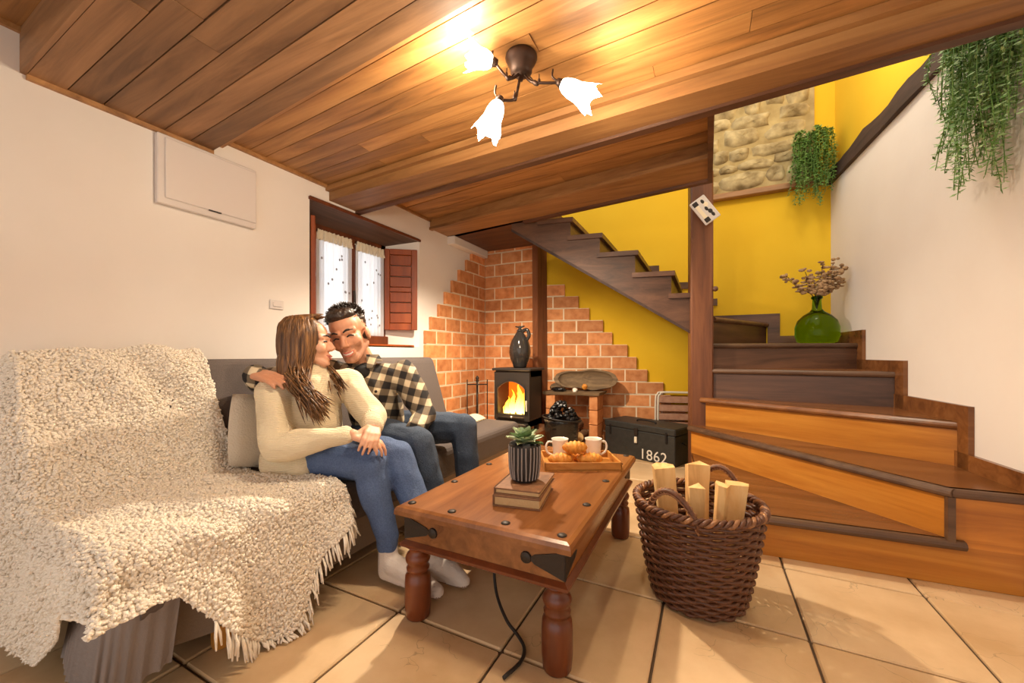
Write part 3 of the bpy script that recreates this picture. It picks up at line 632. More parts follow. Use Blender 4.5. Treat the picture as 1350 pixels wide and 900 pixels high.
for i in range(nP + NF):
    row = []
    for j in range(-NE, NJ + 1):
        ii = min(i, nP - 1); base = prof[ii]; y = YN + (yr(i) - YN) * max(j, 0) / NJ
        x, z = base.x, base.z
        if i >= nP:
            k = (i - nP + 1) / NF; h_ = lerp_tab(hemF, y); z = base.z - (base.z - h_) * k; x = base.x + .05 * k + .018 * math.sin(y * 30) * k
        tang = (prof[min(ii + 1, nP - 1)] - prof[max(ii - 1, 0)]).normalized() if i < nP else Vector((0, 0, -1)); n_ = Vector((-tang.z, 0, tang.x)); n_ = n_ if n_.dot(Vector((.7, 0, .7))) > 0 else -n_
        p = Vector((x, y, z))
        if j < 0:
            k = -j / NE; ez = min(lerp_tab(endZ, x), z - .004); z2 = z - (z - ez) * k
            p = Vector((x + .02 * math.sin(k * 3) * (1 if x > -2 else -.2), YN - .035 * min(1, k * 5) - .03 * k + .015 * math.sin(x * 22) * k, z2)); n_ = Vector((0, -1, .1))
        row.append(fold(p, n_))
    rowsP.append(row)
for row in rowsP:
    for p in row: p.z = max(p.z, .012); p.x = max(p.x, -2.385)
bk = tag(obj('throw_blanket', MB().grid(rowsP), 'blanket', smooth=True, origin=(-1.8, .8, 0)), 'shaggy cream wool throw draped over the end of the sofa', 'blanket')
rr = random.Random(5); tm_v = []; tm_f = []
nr, nc = len(rowsP), len(rowsP[0])
cells = []; acc = 0; cum = []
for i in range(nr - 1):
    for j in range(nc - 1):
        a, b, c = rowsP[i][j], rowsP[i][j + 1], rowsP[i + 1][j]; ar = (b - a).cross(c - a).length
        acc += ar; cum.append(acc); cells.append((i, j))
import bisect
for q in range(42000):
    i, j = cells[min(bisect.bisect_left(cum, rr.random() * acc), len(cells) - 1)]; u, v = rr.random(), rr.random()
    a, b, c, d = rowsP[i][j], rowsP[i][j + 1], rowsP[i + 1][j], rowsP[i + 1][j + 1]
    p = a * (1 - u) * (1 - v) + b * u * (1 - v) + c * (1 - u) * v + d * u * v
    n_ = (b - a).cross(c - a).normalized(); 
    if n_.dot(Vector((.8, -.5, .6))) < 0: n_ = -n_
    side = Vector((rr.uniform(-1, 1), rr.uniform(-1, 1), rr.uniform(-1.1, .5))); L = rr.uniform(.007, .013)
    t1 = p + n_ * L * .55 + side * L * .25; t2 = p + n_ * L * .85 + side * L * .65; s1 = n_.orthogonal().normalized(); s2 = n_.cross(s1); w_ = rr.uniform(.0045, .0075); o_ = len(tm_v)
    for c_, q_ in ((p, .8), (t1, 1.0)):
        tm_v += [c_ + (s1 * math.cos(a_) + s2 * math.sin(a_)) * w_ * q_ for a_ in (0, 1.571, 3.142, 4.712)]
    tm_v.append(t2)
    tm_f += [(o_ + k, o_ + (k + 1) % 4, o_ + 4 + (k + 1) % 4, o_ + 4 + k) for k in range(4)] + [(o_ + 4 + k, o_ + 4 + (k + 1) % 4, o_ + 8) for k in range(4)]
pm = MB(); pm.v = tm_v; pm.f = tm_f; tag(obj('wool_pile', pm, 'blanket', bk, smooth=True), kind='stuff')
fm = MB()
def fr_strand(p, d):
    L = rr.uniform(.05, .085); e = p + Vector((d[0] * .02 + rr.uniform(-.012, .012), d[1] * .02 + rr.uniform(-.012, .012), -L)); e.z = max(e.z, .006)
    fm.tube([p, (p + e) / 2 + Vector((rr.uniform(-.006, .006), rr.uniform(-.006, .006), 0)), e], [.004, .0045, .0025], 5)
for j in range(NE + int(NJ * .3), NE + NJ): 
    for q in range(2): fr_strand(rowsP[-1][j].lerp(rowsP[-1][j + 1], rr.random()), (1, 0))
for i in range(44, nr - 1):
    for q in range(2): fr_strand(rowsP[i][-1].lerp(rowsP[i + 1][-1], rr.random()), (.4, 1))
for i in range(0, 20):
    for q in range(3): fr_strand(rowsP[i][0].lerp(rowsP[i + 1][0], rr.random()), (0, -1))
tag(obj('fringe', fm, 'blanket', bk, smooth=True), kind='stuff')
# cushion
def pillow(c, sx, sy, sz, rot, name, mat):
    m = MB(Matrix.Translation(c) @ rot); P = []
    n = 16
    for side in (1, -1):
        G = [[(sx * u * (1 - .06 * v * v), sy * v * (1 - .06 * u * u), side * sz * ((1 - u ** 4) * (1 - v ** 4)) ** .5) for v in [-1 + 2 * j / n for j in range(n + 1)]] for u in [-1 + 2 * i / n for i in range(n + 1)]]
        m.grid(G)
    return obj(name, m, mat, smooth=True)
tag(pillow((-1.985, 1.20, .62), .18, .17, .042, Matrix.Rotation(R(-108), 4, 'Y') @ Matrix.Rotation(R(12), 4, 'Z'), 'cushion', 'cushion'), 'small cream cushion behind the woman on the sofa', 'cushion')
# open book
ob = MB()
P = [[(-1.90 + .19 * u - .03 * v, 2.62 + .30 * v + .04 * u, .437 + .035 * math.sin(math.pi * abs(2 * u - 1) * .5 + 1.57) * 1.0 + .006) for v in (0, .5, 1)] for u in [k / 12 for k in range(13)]]
obk = tag(obj('open_book', MB().grid(P).grid([[(x, y, z - .008) for x, y, z in r] for r in P]), 'paper', smooth=True), 'open cream paged book lying on the far sofa seat', 'book')

# ------------------------------------------------------------------ coffee table
X0, X1, Y0, Y1 = -1.06, -.365, 1.12, 2.29
tb = thing('coffee_table', 'polished brown wooden coffee table with iron studs and turned legs', 'coffee table', ((X0 + X1) / 2, (Y0 + Y1) / 2, 0))
def ring_frame(prof, ins):
    m = MB(); P = []
    for o_, z in prof: P.append([(X0 + ins + o_, Y0 + ins + o_, z), (X1 - ins - o_, Y0 + ins + o_, z), (X1 - ins - o_, Y1 - ins - o_, z), (X0 + ins + o_, Y1 - ins - o_, z), (X0 + ins + o_, Y0 + ins + o_, z)])
    m.grid(P); m.f.append((0, 1, 2, 3)); k = len(P) - 1; m.f.append((k * 5, k * 5 + 1, k * 5 + 2, k * 5 + 3)); return m
obj('table_top', ring_frame([(.012, .39), (0, .396), (0, .412), (.006, .424), (.018, .43)], 0), 'table', tb)
ap = obj('apron', ring_frame([(.0, .29), (.0, .39)], .03), 'table', tb)
obj('apron_moulding', ring_frame([(.03, .262), (.004, .266), (-.008, .275), (-.008, .285), (.006, .296), (.03, .297)], .022), 'tableleg', tb)
for x, y in ((X0 + .065, Y0 + .06), (X1 - .065, Y0 + .06), (X0 + .065, Y1 - .10), (X1 - .065, Y1 - .10)):
    obj('leg', MB().lathe([(.042, 0), (.046, .006), (.05, .05), (.05, .13), (.047, .16), (.034, .172), (.042, .178), (.044, .188), (.036, .2), (.045, .212), (.048, .226), (.042, .24), (.032, .25), (.034, .262), (.05, .275)], (x, y, 0), 20), 'tableleg', tb, smooth=True)
for y in (Y0 + .05, 1.45, 1.76, 2.07, 2.25):
    for x in (X0 + .045, X1 - .045): obj('stud', MB().lathe([(.016, -.002), (.016, .002), (.011, .005), (.003, .006)], (x, y, .43), 10), 'iron', tb, smooth=True)
for x in (-.83, -.61):
    for y in (Y0 + .05, Y1 - .05): obj('stud', MB().lathe([(.016, -.002), (.016, .002), (.011, .005), (.003, .006)], (x, y, .43), 10), 'iron', tb, smooth=True)
yf = Y0 + .03; xe = X1 - .03
def strap(pts, d): o = obj('iron_strap', MB().extrude(pts, d), 'iron', tb); return o
for sgn, xc in ((1, X0 + .03), (-1, X1 - .03)):
    s_ = strap([(xc - .002 * sgn, yf, .30), (xc + .10 * sgn, yf, .33), (xc + .12 * sgn, yf, .345), (xc + .10 * sgn, yf, .36), (xc - .002 * sgn, yf, .388)], (0, -.004, 0))
    obj('strap_boss', MB(Matrix.Translation((xc + .13 * sgn, yf, .345)) @ Matrix.Rotation(R(90), 4, 'X')).lathe([(.02, 0), (.018, .006), (.006, .01)], (0, 0, 0), 12), 'iron', s_)
for sgn, yc in ((1, Y0 + .03), (-1, Y1 - .03)):
    strap([(xe, yc - .002 * sgn, .30), (xe, yc + .10 * sgn, .33), (xe, yc + .12 * sgn, .345), (xe, yc + .10 * sgn, .36), (xe, yc - .002 * sgn, .388)], (.004, 0, 0))
# cord under the table
tag(obj('power_cord', MB().tube(cat_rom([(-.79, 1.42, .262), (-.785, 1.40, .16), (-.74, 1.34, .07), (-.66, 1.27, .03), (-.60, 1.24, .012), (-.555, 1.20, .008), (-.54, 1.14, .008), (-.56, 1.06, .008), (-.64, 1.35, .008), (-.80, 1.52, .008), (-.92, 1.50, .03), (-.935, 1.47, .08), (-.93, 1.46, .13)][:8], 6), .006, 8), 'cord', smooth=True), 'black power cord hanging from under the coffee table to the floor', 'cord')

# books, plant, tray, mugs, croissants
def book(c, sx, sy, sz, rz, name_label, z0):
    m_ = T(c[0], c[1], z0, rz); b = thing('book', name_label, 'book', (c[0], c[1], z0), 'stacked books')
    obj('cover', MB(m_).box(-sx, sx, -sy, sy, 0, .006, .001).box(-sx, sx, -sy, sy, sz - .006, sz, .001).box(-sx, -sx + .005, -sy, sy, 0, sz), 'cover', b)
    obj('page_block', MB(m_).box(-sx + .006, sx - .006, -sy + .006, sy - .006, .006, sz - .006), 'pages', b)
book((-.655, 1.42), .092, .125, .042, R(10), 'thick brown hardback book lying at the bottom of the stack', .43)
book((-.652, 1.425), .090, .123, .026, R(8), 'thin brown hardback book lying under the plant pot', .472)
PC = (-.655, 1.42, .498)
pl = thing('potted_succulent', 'small succulent in a black pot with grey vertical ribs', 'potted plant', PC)
obj('pot', MB().lathe([(.042, 0), (.052, .008), (.060, .05), (.062, .13), (.062, .148), (.057, .148), (.055, .12)], PC, 28), 'potblack', pl, smooth=True)
for k in range(24):
    a = 2 * math.pi * k / 24 + random.uniform(-.03, .03); a2 = a + random.uniform(-.07, .07)
    obj('pot_rib', MB().tube([(PC[0] + r_ * math.cos(t), PC[1] + r_ * math.sin(t), PC[2] + z) for r_, z, t in ((.054, .012, a2), (.0605, .05, a2 * .6 + a * .4), (.063, .10, a), (.063, .14, a))], .0030, 5), 'potrib', pl)
for k in range(30):
    a = k * 2.4; tier = k / 30; el = R(14 + 58 * tier); L = .092 * (1 - .35 * tier) * random.uniform(.85, 1.1); c = Vector(PC) + Vector((0, 0, .145 + .025 * tier))
    d = Vector((math.cos(a) * math.cos(el), math.sin(a) * math.cos(el), math.sin(el))); sd = Vector((-math.sin(a), math.cos(a), 0)); nn = d.cross(sd); G = []
    for t in [q / 6 for q in range(7)]:
        wd = L * .30 * math.sin(math.pi * min(.97, t * .85 + .12)) ** .8; cc = c + d * L * t + Vector((0, 0, -.012 * t * t)) - nn * 0
        G.append([cc - sd * wd - nn * -.004, cc + nn * -.004, cc + sd * wd - nn * -.004])
    obj('leaf', MB().grid(G), 'leaf' if k % 3 else 'leafd', pl, smooth=True)
TC = (-.60, 1.97); tm_ = T(TC[0], TC[1], .43, R(28))
ty_ = thing('serving_tray', 'light wooden serving tray holding croissants on the coffee table', 'tray', (TC[0], TC[1], .43))
obj('tray_floor', MB(tm_).box(-.19, .19, -.125, .125, 0, .008), 'tray', ty_)
for a in ((-.19, .19, -.125, -.115), (-.19, .19, .115, .125), (-.19, -.18, -.125, .125), (.18, .19, -.125, .125)): obj('tray_side', MB(tm_).box(a[0], a[1], a[2], a[3], 0, .042, .002), 'tray', ty_)
def croissant(c, L, r, bend, rz, zr, label):
    m = MB(); P = []; n = 22
    for i in range(n + 1):
        u = -1 + 2 * i / n; x = L * u; y = bend * u * u; rad = r * (1 - abs(u) ** 1.8) ** .6 * (1 + .13 * math.cos(u * 19)) + .004
        P.append([(x, y + rad * math.cos(t), rad * 1.0 * math.sin(t)) for t in [2 * math.pi * q / 14 for q in range(15)]])
    m = MB(T(c[0], c[1], c[2], rz) @ Matrix.Rotation(zr, 4, 'X')); m.grid(P); return tag(obj('croissant', m, 'croissant', smooth=True), label, 'croissant', 'croissants on the tray')
def ontray(x, y, z): return tuple(tm_ @ Vector((x, y, z)))
croissant(ontray(-.10, -.068, .043), .066, .029, .014, R(28), 0, 'golden croissant at the front of the tray beside the striped pot')
croissant(ontray(.045, -.068, .043), .066, .029, .014, R(28), 0, 'golden croissant in front of the white mug with visible handle')
croissant(ontray(.002, .042, .043), .058, .027, .004, R(118), 0, 'golden croissant between the two white mugs')
croissant(ontray(-.03, -.064, .101), .064, .029, .010, R(28), 0, 'golden croissant resting on top of the other croissants')
def mug(c, rz, label, hz):
    b = thing('mug', label, 'mug', c, 'white mugs')
    obj('cup', MB().lathe([(.030, 0), (.034, .004), (.038, .05), (.043, .105), (.046, .112), (.043, .112), (.039, .104), (.035, .05), (.028, .012), (.002, .010)], c, 28), 'mug', b, smooth=True)
    m_ = T(c[0], c[1], c[2], rz); obj('handle', MB(m_).tube(cat_rom([(.038, 0, .092), (.062, 0, .094), (.074, 0, .07), (.066, 0, .038), (.036, 0, .022)], 6), .0055, 8), 'mug', b, smooth=True)
mug(ontray(.092, .062, .0085), R(35), 'white mug on the tray with its handle turned towards the chest', 0)
mug(ontray(-.088, .062, .0085), R(208), 'white mug on the tray behind the succulent', 0)

# ------------------------------------------------------------------ basket
BC = Vector((-.04, 1.80, 0)); bt = thing('wicker_basket', 'round dark brown wicker basket full of firewood', 'basket', BC)
BH = .39
def brad(z): t = z / BH; return 0.165 + .075 * t ** .75
nst = 30
for k in range(24):
    z = .012 + k * (BH - .03) / 23; pts = []
    for j in range(120):
        a = 2 * math.pi * j / 120; r_ = brad(z) + .0065 * math.cos(a * nst / 2 + k * math.pi); pts.append(BC + Vector((r_ * math.cos(a), r_ * math.sin(a), z + .003 * noise.noise((a * 2, k, 0)))))
    obj('weaver', MB().tube(pts, .0085, 6, True), 'wicker', bt, smooth=True)
for j in range(nst):
    a = 2 * math.pi * (j + .5) / nst; obj('stake', MB().tube([BC + Vector((brad(z) * math.cos(a), brad(z) * math.sin(a), z)) for z in (.005, .1, .2, .3, BH)], .005, 6), 'wicker', bt, smooth=True)
for k in range(3):
    pts = [BC + Vector(((brad(BH) + .010 * math.cos(a * 20 + k * 2.09)) * math.cos(a), (brad(BH) + .010 * math.cos(a * 20 + k * 2.09)) * math.sin(a), BH + .004 + .010 * math.sin(a * 20 + k * 2.09))) for a in [2 * math.pi * j / 200 for j in range(200)]]
    obj('rim_braid', MB().tube(pts, .008, 6, True), 'wickerl' if k == 1 else 'wicker', bt, smooth=True)
obj('basket_floor', MB().lathe([(.002, .008), (.165, .008), (.165, .016), (.002, .016)], BC, 30), 'wicker', bt)
for a0 in (R(-112), R(68)):
    hp = []
    for j in range(40):
        t = j / 39; a = a0 + R(-25 + 50 * t); r_ = brad(BH); hz = BH - .03 + .125 * math.sin(math.pi * t) ** .7; hp.append(BC + Vector((r_ * math.cos(a), r_ * math.sin(a), hz)))
    h = obj('handle', MB().tube(hp, .010, 8), 'wicker', bt, smooth=True)
    tw = [p + Vector((math.cos(j * .9) * .010, math.sin(j * .9) * .010 * .5, math.sin(j * .9) * .010)) for j, p in enumerate(cat_rom(hp, 3))]
    obj('handle_wrap', MB().tube(tw, .0045, 5), 'wickerl', h, smooth=True)
def log(top, bottom, w_, t_, rz, label):
    top = Vector(top); bottom = Vector(bottom); d = (top - bottom).normalized(); a = Vector((math.cos(rz), math.sin(rz), 0)); a = (a - d * a.dot(d)).normalized(); b = d.cross(a)
    sec = [(-w_, -t_), (w_ * .9, -t_ * .9), (w_, t_ * .25), (w_ * .35, t_), (-w_ * .5, t_ * .8), (-w_ * 1.05, t_ * .1)]; P = []
    rd = random.Random(int(top.x * 1000))
    for k in range(7):
        t = k / 6; c = bottom.lerp(top, t); g_ = 1 + .2 * t; P.append([c + a * (x * g_ + rd.uniform(-.002, .002)) + b * (y * g_ + rd.uniform(-.002, .002)) + d * (rd.uniform(-.008, .008) if k == 6 else 0) for x, y in sec])
    g = MB().grid([r + [r[0]] for r in P]); n = len(sec) + 1; g.f.append(tuple(range(n - 1))); g.f.append(tuple(6 * n + q for q in range(n - 1)))
    o = tag(obj('firewood_log', g, 'log'), label, 'log', 'firewood in the basket'); return o
log((BC.x + -0.128, BC.y + -0.039, 0.535), (BC.x + -0.085, BC.y + -0.026, .022), 0.036, 0.029, R(20), 'wide split log leaning out of the basket side nearest the table')
log((BC.x + 0.000, BC.y + 0.054, 0.530), (BC.x + 0.000, BC.y + 0.036, .022), 0.038, 0.031, R(15), 'tall split log standing upright in the middle of the basket')
log((BC.x + -0.124, BC.y + 0.099, 0.470), (BC.x + -0.083, BC.y + 0.066, .022), 0.022, 0.018, R(40), 'narrow split log wedged between the two tallest logs')
log((BC.x + 0.000, BC.y + -0.087, 0.475), (BC.x + 0.000, BC.y + -0.058, .022), 0.025, 0.024, R(10), 'short split log with bark edge near the basket centre')
log((BC.x + 0.090, BC.y + -0.054, 0.490), (BC.x + 0.060, BC.y + -0.036, .022), 0.015, 0.022, R(60), 'thin split log standing beside the short log')
log((BC.x + 0.150, BC.y + 0.065, 0.465), (BC.x + 0.100, BC.y + 0.043, .022), 0.034, 0.028, R(0), 'broad split log leaning over the basket rim nearest the stairs')

# ------------------------------------------------------------------ trunk
CM = T(-.945, 4.02, 0, math.atan2(-.4, .917)); ch = thing('storage_trunk', 'black metal trunk painted with the white number 1862', 'trunk', (-.5, 4.0, 0))
obj('trunk_body', MB(CM).box(0, .75, 0, .36, 0, .27, .006), 'chest', ch)
ld = obj('trunk_lid', MB(CM).box(-.006, .756, -.006, .366, .272, .335, .01), 'chest', ch)
obj('handle', MB(CM).tube(cat_rom([(.28, .15, .335), (.29, .15, .35), (.38, .15, .356), (.47, .15, .35), (.48, .15, .335)], 5), .008, 8), 'black', ld, smooth=True)
lk = obj('hasp', MB(CM).box(.345, .385, -.016, -.004, .22, .30, .003), 'iron', ch)
obj('padlock', MB(CM).box(.352, .380, -.022, -.006, .155, .215, .004), 'alu', lk)
for x in (.06, .66): obj('clasp', MB(CM).box(x, x + .02, -.012, 0, .20, .30, .002), 'black', ch)
obj('side_handle', MB(CM).tube(cat_rom([(.755, .12, .20), (.775, .12, .195), (.78, .18, .17), (.775, .24, .195), (.755, .24, .20)], 5), .007, 6), 'black', ch)
fc = bpy.data.curves.new('trunk_number', 'FONT'); fc.body = '1862'; fc.size = .135; fc.extrude = .001; fc.space_character = 1.05
fo = bpy.data.objects.new('tmp', fc); COL.objects.link(fo); dg = bpy.context.evaluated_depsgraph_get(); fm_ = bpy.data.meshes.new_from_object(fo.evaluated_get(dg)); bpy.data.objects.remove(fo)
mm_ = CM @ Matrix.Translation((.40, -.003, .018)) @ Matrix.Rotation(R(90), 4, 'X'); tmb = MB(mm_); tmb.add([v.co for v in fm_.vertices], [tuple(p.vertices) for p in fm_.polygons]); bpy.data.meshes.remove(fm_)
obj('number_1862', tmb, 'paint', ch)
# folded chairs behind the trunk
for k in range(2):
    m_ = T(-.50 + .03 * k, 4.405 - .035 * k + .03, 0, R(15.5)); fc_ = thing('folding_chair', ('folded garden chair with pale tube frame leaning on the brick wall', 'folded garden chair with pale tube frame directly behind the trunk')[k], 'folding chair', tuple(m_ @ Vector((.2, 0, 0))), 'folded chairs behind the trunk')
    obj('tube_frame', MB(m_).tube(cat_rom([(0, 0, 0), (0, 0, .50), (.02, 0, .575), (.07, 0, .598), (.40, 0, .598)], 6), .010, 8), 'alu', fc_, smooth=True)
    obj('tube_frame', MB(m_).tube([(.40, 0, .598), (.40, 0, .0)], .010, 8), 'alu', fc_, smooth=True)
    for q in range(5): obj('webbing', MB(m_).box(.0, .40, -.004, .006, .49 - q * .09, .555 - q * .09, .002), 'pinkcloth', fc_)

# ------------------------------------------------------------------ stove
sv = thing('wood_stove', 'small black wood burning stove with arched glass door and fire', 'stove', (-1.70, 3.56, .24))
SX0, SX1, SY0, SY1, SZ = -1.90, -1.51, 3.40, 3.72, .30
obj('stove_body', MB().box(SX0 + .01, SX0 + .03, SY0 + .01, SY1, SZ, .84).box(SX1 - .03, SX1 - .01, SY0 + .01, SY1, SZ, .84).box(SX0 + .01, SX1 - .01, SY1 - .02, SY1, SZ, .84).box(SX0 + .01, SX1 - .01, SY0 + .01, SY1, SZ, .36).box(SX0 + .01, SX1 - .01, SY0 + .01, SY1, .78, .84), 'stove', sv)
obj('stove_top', MB().box(SX0 - .015, SX1 + .015, SY0 - .03, SY1 + .01, .84, .866, .008), 'stove', sv)
for x in (SX0 + .05, SX1 - .05):
    for y in (SY0 + .05, SY1 - .05): obj('leg', MB().box(x - .02, x + .02, y - .02, y + .02, .24, SZ), 'stove', sv)
arc = [(-1.86 + .30 * k / 12, .665 + .075 * math.sin(math.pi * (k / 12)) ** .8) for k in range(13)]
dm = MB(); front = SY0 - .008; inner = [(-1.86, .42)] + [(x, z) for x, z in arc] + [(-1.56, .42)]; outer = [(SX0 + .005, .36)] + [(SX0 + .005 + (SX1 - SX0 - .01) * k / 12, .83) for k in range(13)] + [(SX1 - .005, .36)]
ov = [(x, front, z) for x, z in outer]; iv = [(x, front, z) for x, z in inner]; n = len(ov)
dm.add(ov + iv + [(x, SY0 + .02, z) for x, y, z in ov] + [(x, SY0 + .02, z) for x, y, z in iv], [(i, (i + 1) % n, n + (i + 1) % n, n + i) for i in range(n)] + [(n + i, n + (i + 1) % n, 3 * n + (i + 1) % n, 3 * n + i) for i in range(n)] + [(i, (i + 1) % n, 2 * n + (i + 1) % n, 2 * n + i) for i in range(n)])
dr = obj('stove_door', dm, 'stove', sv)
obj('door_glass', MB().extrude([(x, SY0 + .004, z) for x, z in inner], (0, .003, 0)), 'pane', dr)
obj('door_trim', MB().tube([(x, front - .004, z) for x, z in inner], .006, 6), 'iron', dr, smooth=True)
obj('door_handle', MB().tube([(-1.535, front - .025, .46), (-1.535, front - .03, .56)], .008, 8), 'alu', dr)
obj('air_slider', MB().box(-1.85, -1.57, front - .012, front, .375, .395, .003), 'iron', dr)
obj('air_knob', MB().tube([(-1.70, front - .01, .385), (-1.69, front - .035, .40)], .008, 8), 'alu', dr)
obj('ash_lip', MB().box(SX0 + .02, SX1 - .02, SY0 - .06, SY0 + .01, .315, .335, .004), 'stove', sv)
obj('firebox_lining', MB().box(-1.87, -1.54, 3.66, 3.68, .37, .77), 'ember', sv)
for c, L, rz in (((-1.78, 3.55, .40), .11, .3), ((-1.65, 3.54, .40), .11, -.2), ((-1.71, 3.57, .45), .12, .1)):
    obj('burning_log', MB(T(*c, rz) @ Matrix.Rotation(R(90), 4, 'Y')).lathe([(.03, -L), (.036, -L * .8), (.035, L * .8), (.028, L)], (0, 0, 0), 10), 'bark', sv)
for k, (x, h_, r_) in enumerate(((-1.80, .18, .028), (-1.755, .25, .034), (-1.70, .22, .03), (-1.67, .33, .042), (-1.62, .24, .032), (-1.585, .15, .024), (-1.83, .11, .02))):
    pts = [(x + .02 * math.sin(q * 1.3 + k) * q / 7, 3.50 + .02 * (k % 3), .40 + h_ * q / 7) for q in range(8)]
    obj('flame', MB().tube(pts, [r_ * .5, r_, r_ * 1.05, r_ * .9, r_ * .7, r_ * .45, r_ * .22, .002], 8), 'flame', sv, smooth=True)
l = light('fire_light', 'POINT', (-1.70, 3.36, .56), 4.0, (1, .6, .25), .08)
# jug on the stove
JC = (-1.675, 3.52, .866); jg = thing('ceramic_jug', 'black glazed bird shaped jug standing on the stove', 'jug', JC)
obj('jug_body', MB().lathe([(.055, 0), (.066, .01), (.07, .03), (.096, .09), (.108, .15), (.104, .21), (.085, .27), (.06, .315), (.04, .345), (.034, .36)], JC, 28), 'jug', jg, smooth=True)
obj('jug_handle', MB().tube(cat_rom([Vector(JC) + Vector(p) for p in ((.07, .0, .27), (.10, 0, .32), (.08, 0, .375), (.04, 0, .37), (.02, 0, .35))], 6), .018, 10), 'jug', jg, smooth=True)
obj('jug_stopper', MB().lathe([(.03, .36), (.034, .375), (.018, .385), (.014, .40), (.02, .41), (.004, .42)], JC, 14).tube([Vector(JC) + Vector((-.05, 0, .412)), Vector(JC) + Vector((0, 0, .402)), Vector(JC) + Vector((.05, 0, .415))], [.005, .012, .005], 6), 'jug', jg, smooth=True)
# fire tools
FT = (-2.13, 3.45, .24); ft = thing('fire_tool_stand', 'black iron fireplace tool stand beside the brick wall', 'fire tools', FT)
obj('stand_base', MB().lathe([(.085, 0), (.085, .012), (.03, .02)], FT, 18), 'black', ft)
obj('stand_pole', MB().tube([FT, (FT[0], FT[1], .72)], .011, 8).lathe([(.006, .47), (.018, .485), (.012, .50), (.02, .515), (.006, .54)], FT, 12), 'iron', ft, smooth=True)
obj('crossbar', MB().tube([(FT[0] - .09, FT[1] - .05, .69), (FT[0] + .09, FT[1] + .05, .69)], .006, 6).tube([(FT[0] - .05, FT[1] + .07, .69), (FT[0] + .05, FT[1] - .07, .69)], .006, 6), 'black', ft)
for dx, dy in ((-.09, -.05), (.09, .05), (-.05, .07)): obj('tool', MB().tube([(FT[0] + dx, FT[1] + dy, .74), (FT[0] + dx, FT[1] + dy, .29)], .0055, 6).box(FT[0] + dx - .025, FT[0] + dx + .025, FT[1] + dy - .006, FT[1] + dy + .006, .27, .33), 'black', ft)
# log shelf
sh = thing('log_shelf', 'low log store with brick piers and a worn slab top', 'shelf', (-1.25, 3.98, 0))
obj('slab', MB().hexa([(-1.53, 3.78, .585), (-.97, 3.86, .585), (-.97, 4.17, .585), (-1.53, 4.05, .585), (-1.54, 3.77, .615), (-.96, 3.85, .615), (-.96, 4.18, .615), (-1.54, 4.06, .615)]), 'driftwood', sh)
for x0, x1, y0 in ((-1.51, -1.41, 3.80), (-1.07, -.985, 3.87)):
    for k in range(4): obj('brick', MB().box(x0, x1, y0, y0 + .24, k * .1465, k * .1465 + .1405, .004), 'brick', sh, origin=(x0, y0, k * .14))
def roundlog(c, r_, L, rz, label):
    o = thing('store_log', label, 'log', c, 'logs in the log store'); m_ = T(*c, rz) @ Matrix.Rotation(R(90), 4, 'X')
    obj('bark', MB(m_).lathe([(r_, -L), (r_ * 1.04, -L * .3), (r_ * .97, L * .3), (r_, L)], (0, r_, 0), 12, False), 'bark', o, smooth=True)
    for e_ in (L, -L): obj('cut_end', MB(m_).lathe([(r_, e_ * .99), (.001, e_)], (0, r_, 0), 12, False), 'log', o)
for x, z, lb in ((-1.352, .003, 'round log on the bottom row of the log store by the stove'), (-1.238, .003, 'round log in the middle of the bottom row of the log store'), (-1.124, .003, 'round log on the bottom row of the log store by the trunk'), (-1.295, .101, 'round log in the second layer of the log store by the stove'), (-1.181, .101, 'round log in the second layer of the log store by the trunk'), (-1.238, .199, 'single topmost round log in the log store under the slab')): roundlog((x, 3.98, z), .053, .10, 0, lb)
# trough
trm = Matrix.Translation((-1.17, 4.08, .735)) @ Matrix.Rotation(R(13), 4, 'Z') @ Matrix.Rotation(R(58), 4, 'X')
def trough(sc_, dz):
    P = []
    for i in range(25):
        u = -1 + 2 * i / 24; row = []
        for j in range(13):
            a = math.pi * j / 12; wv = (1 - abs(u) ** 3.2) ** .5 * (1 + .10 * math.sin(u * 4)); row.append((u * .34 * sc_, .115 * sc_ * math.cos(a) * wv * (1 + .05 * math.sin(u * 9)), -.085 * sc_ * math.sin(a) * wv + dz))
        P.append(row)
    return P
A_, B_ = trough(1, 0), trough(.86, .002); m = MB(trm); m.grid(A_); m.grid(B_)
for e in (0, 12): m.grid([[A_[i][e] for i in range(25)], [B_[i][e] for i in range(25)]])
tag(obj('wooden_trough', m, 'driftwood', smooth=True), 'weathered carved wooden trough leaning on the log shelf', 'trough')
for k, (p, s_, mt, lb) in enumerate((((-1.45, 3.935, .617), (.07, .035, .04), 'driftwood', 'piece of pale driftwood on the shelf end beside the stove'), ((-1.38, 3.83, .615), (.085, .03, .028), 'coal', 'black charred branch lying on the shelf'), ((-1.22, 3.88, .615), (.03, .025, .02), 'mug', 'white pebble on the slab shelf'), ((-1.14, 3.96, .64), (.03, .025, .03), 'croissant', 'yellow shell resting in the wooden trough'))):
    tag(obj('ornament', MB().ell((p[0], p[1], p[2] + s_[2] * .8), s_, 14, 10), mt, smooth=True, disp=lambda q: q + Vector((noise.noise(q * 30), noise.noise(q * 30 + Vector((5, 0, 0))), noise.noise(q * 30 + Vector((0, 9, 0))))) * .014), lb, 'ornament')
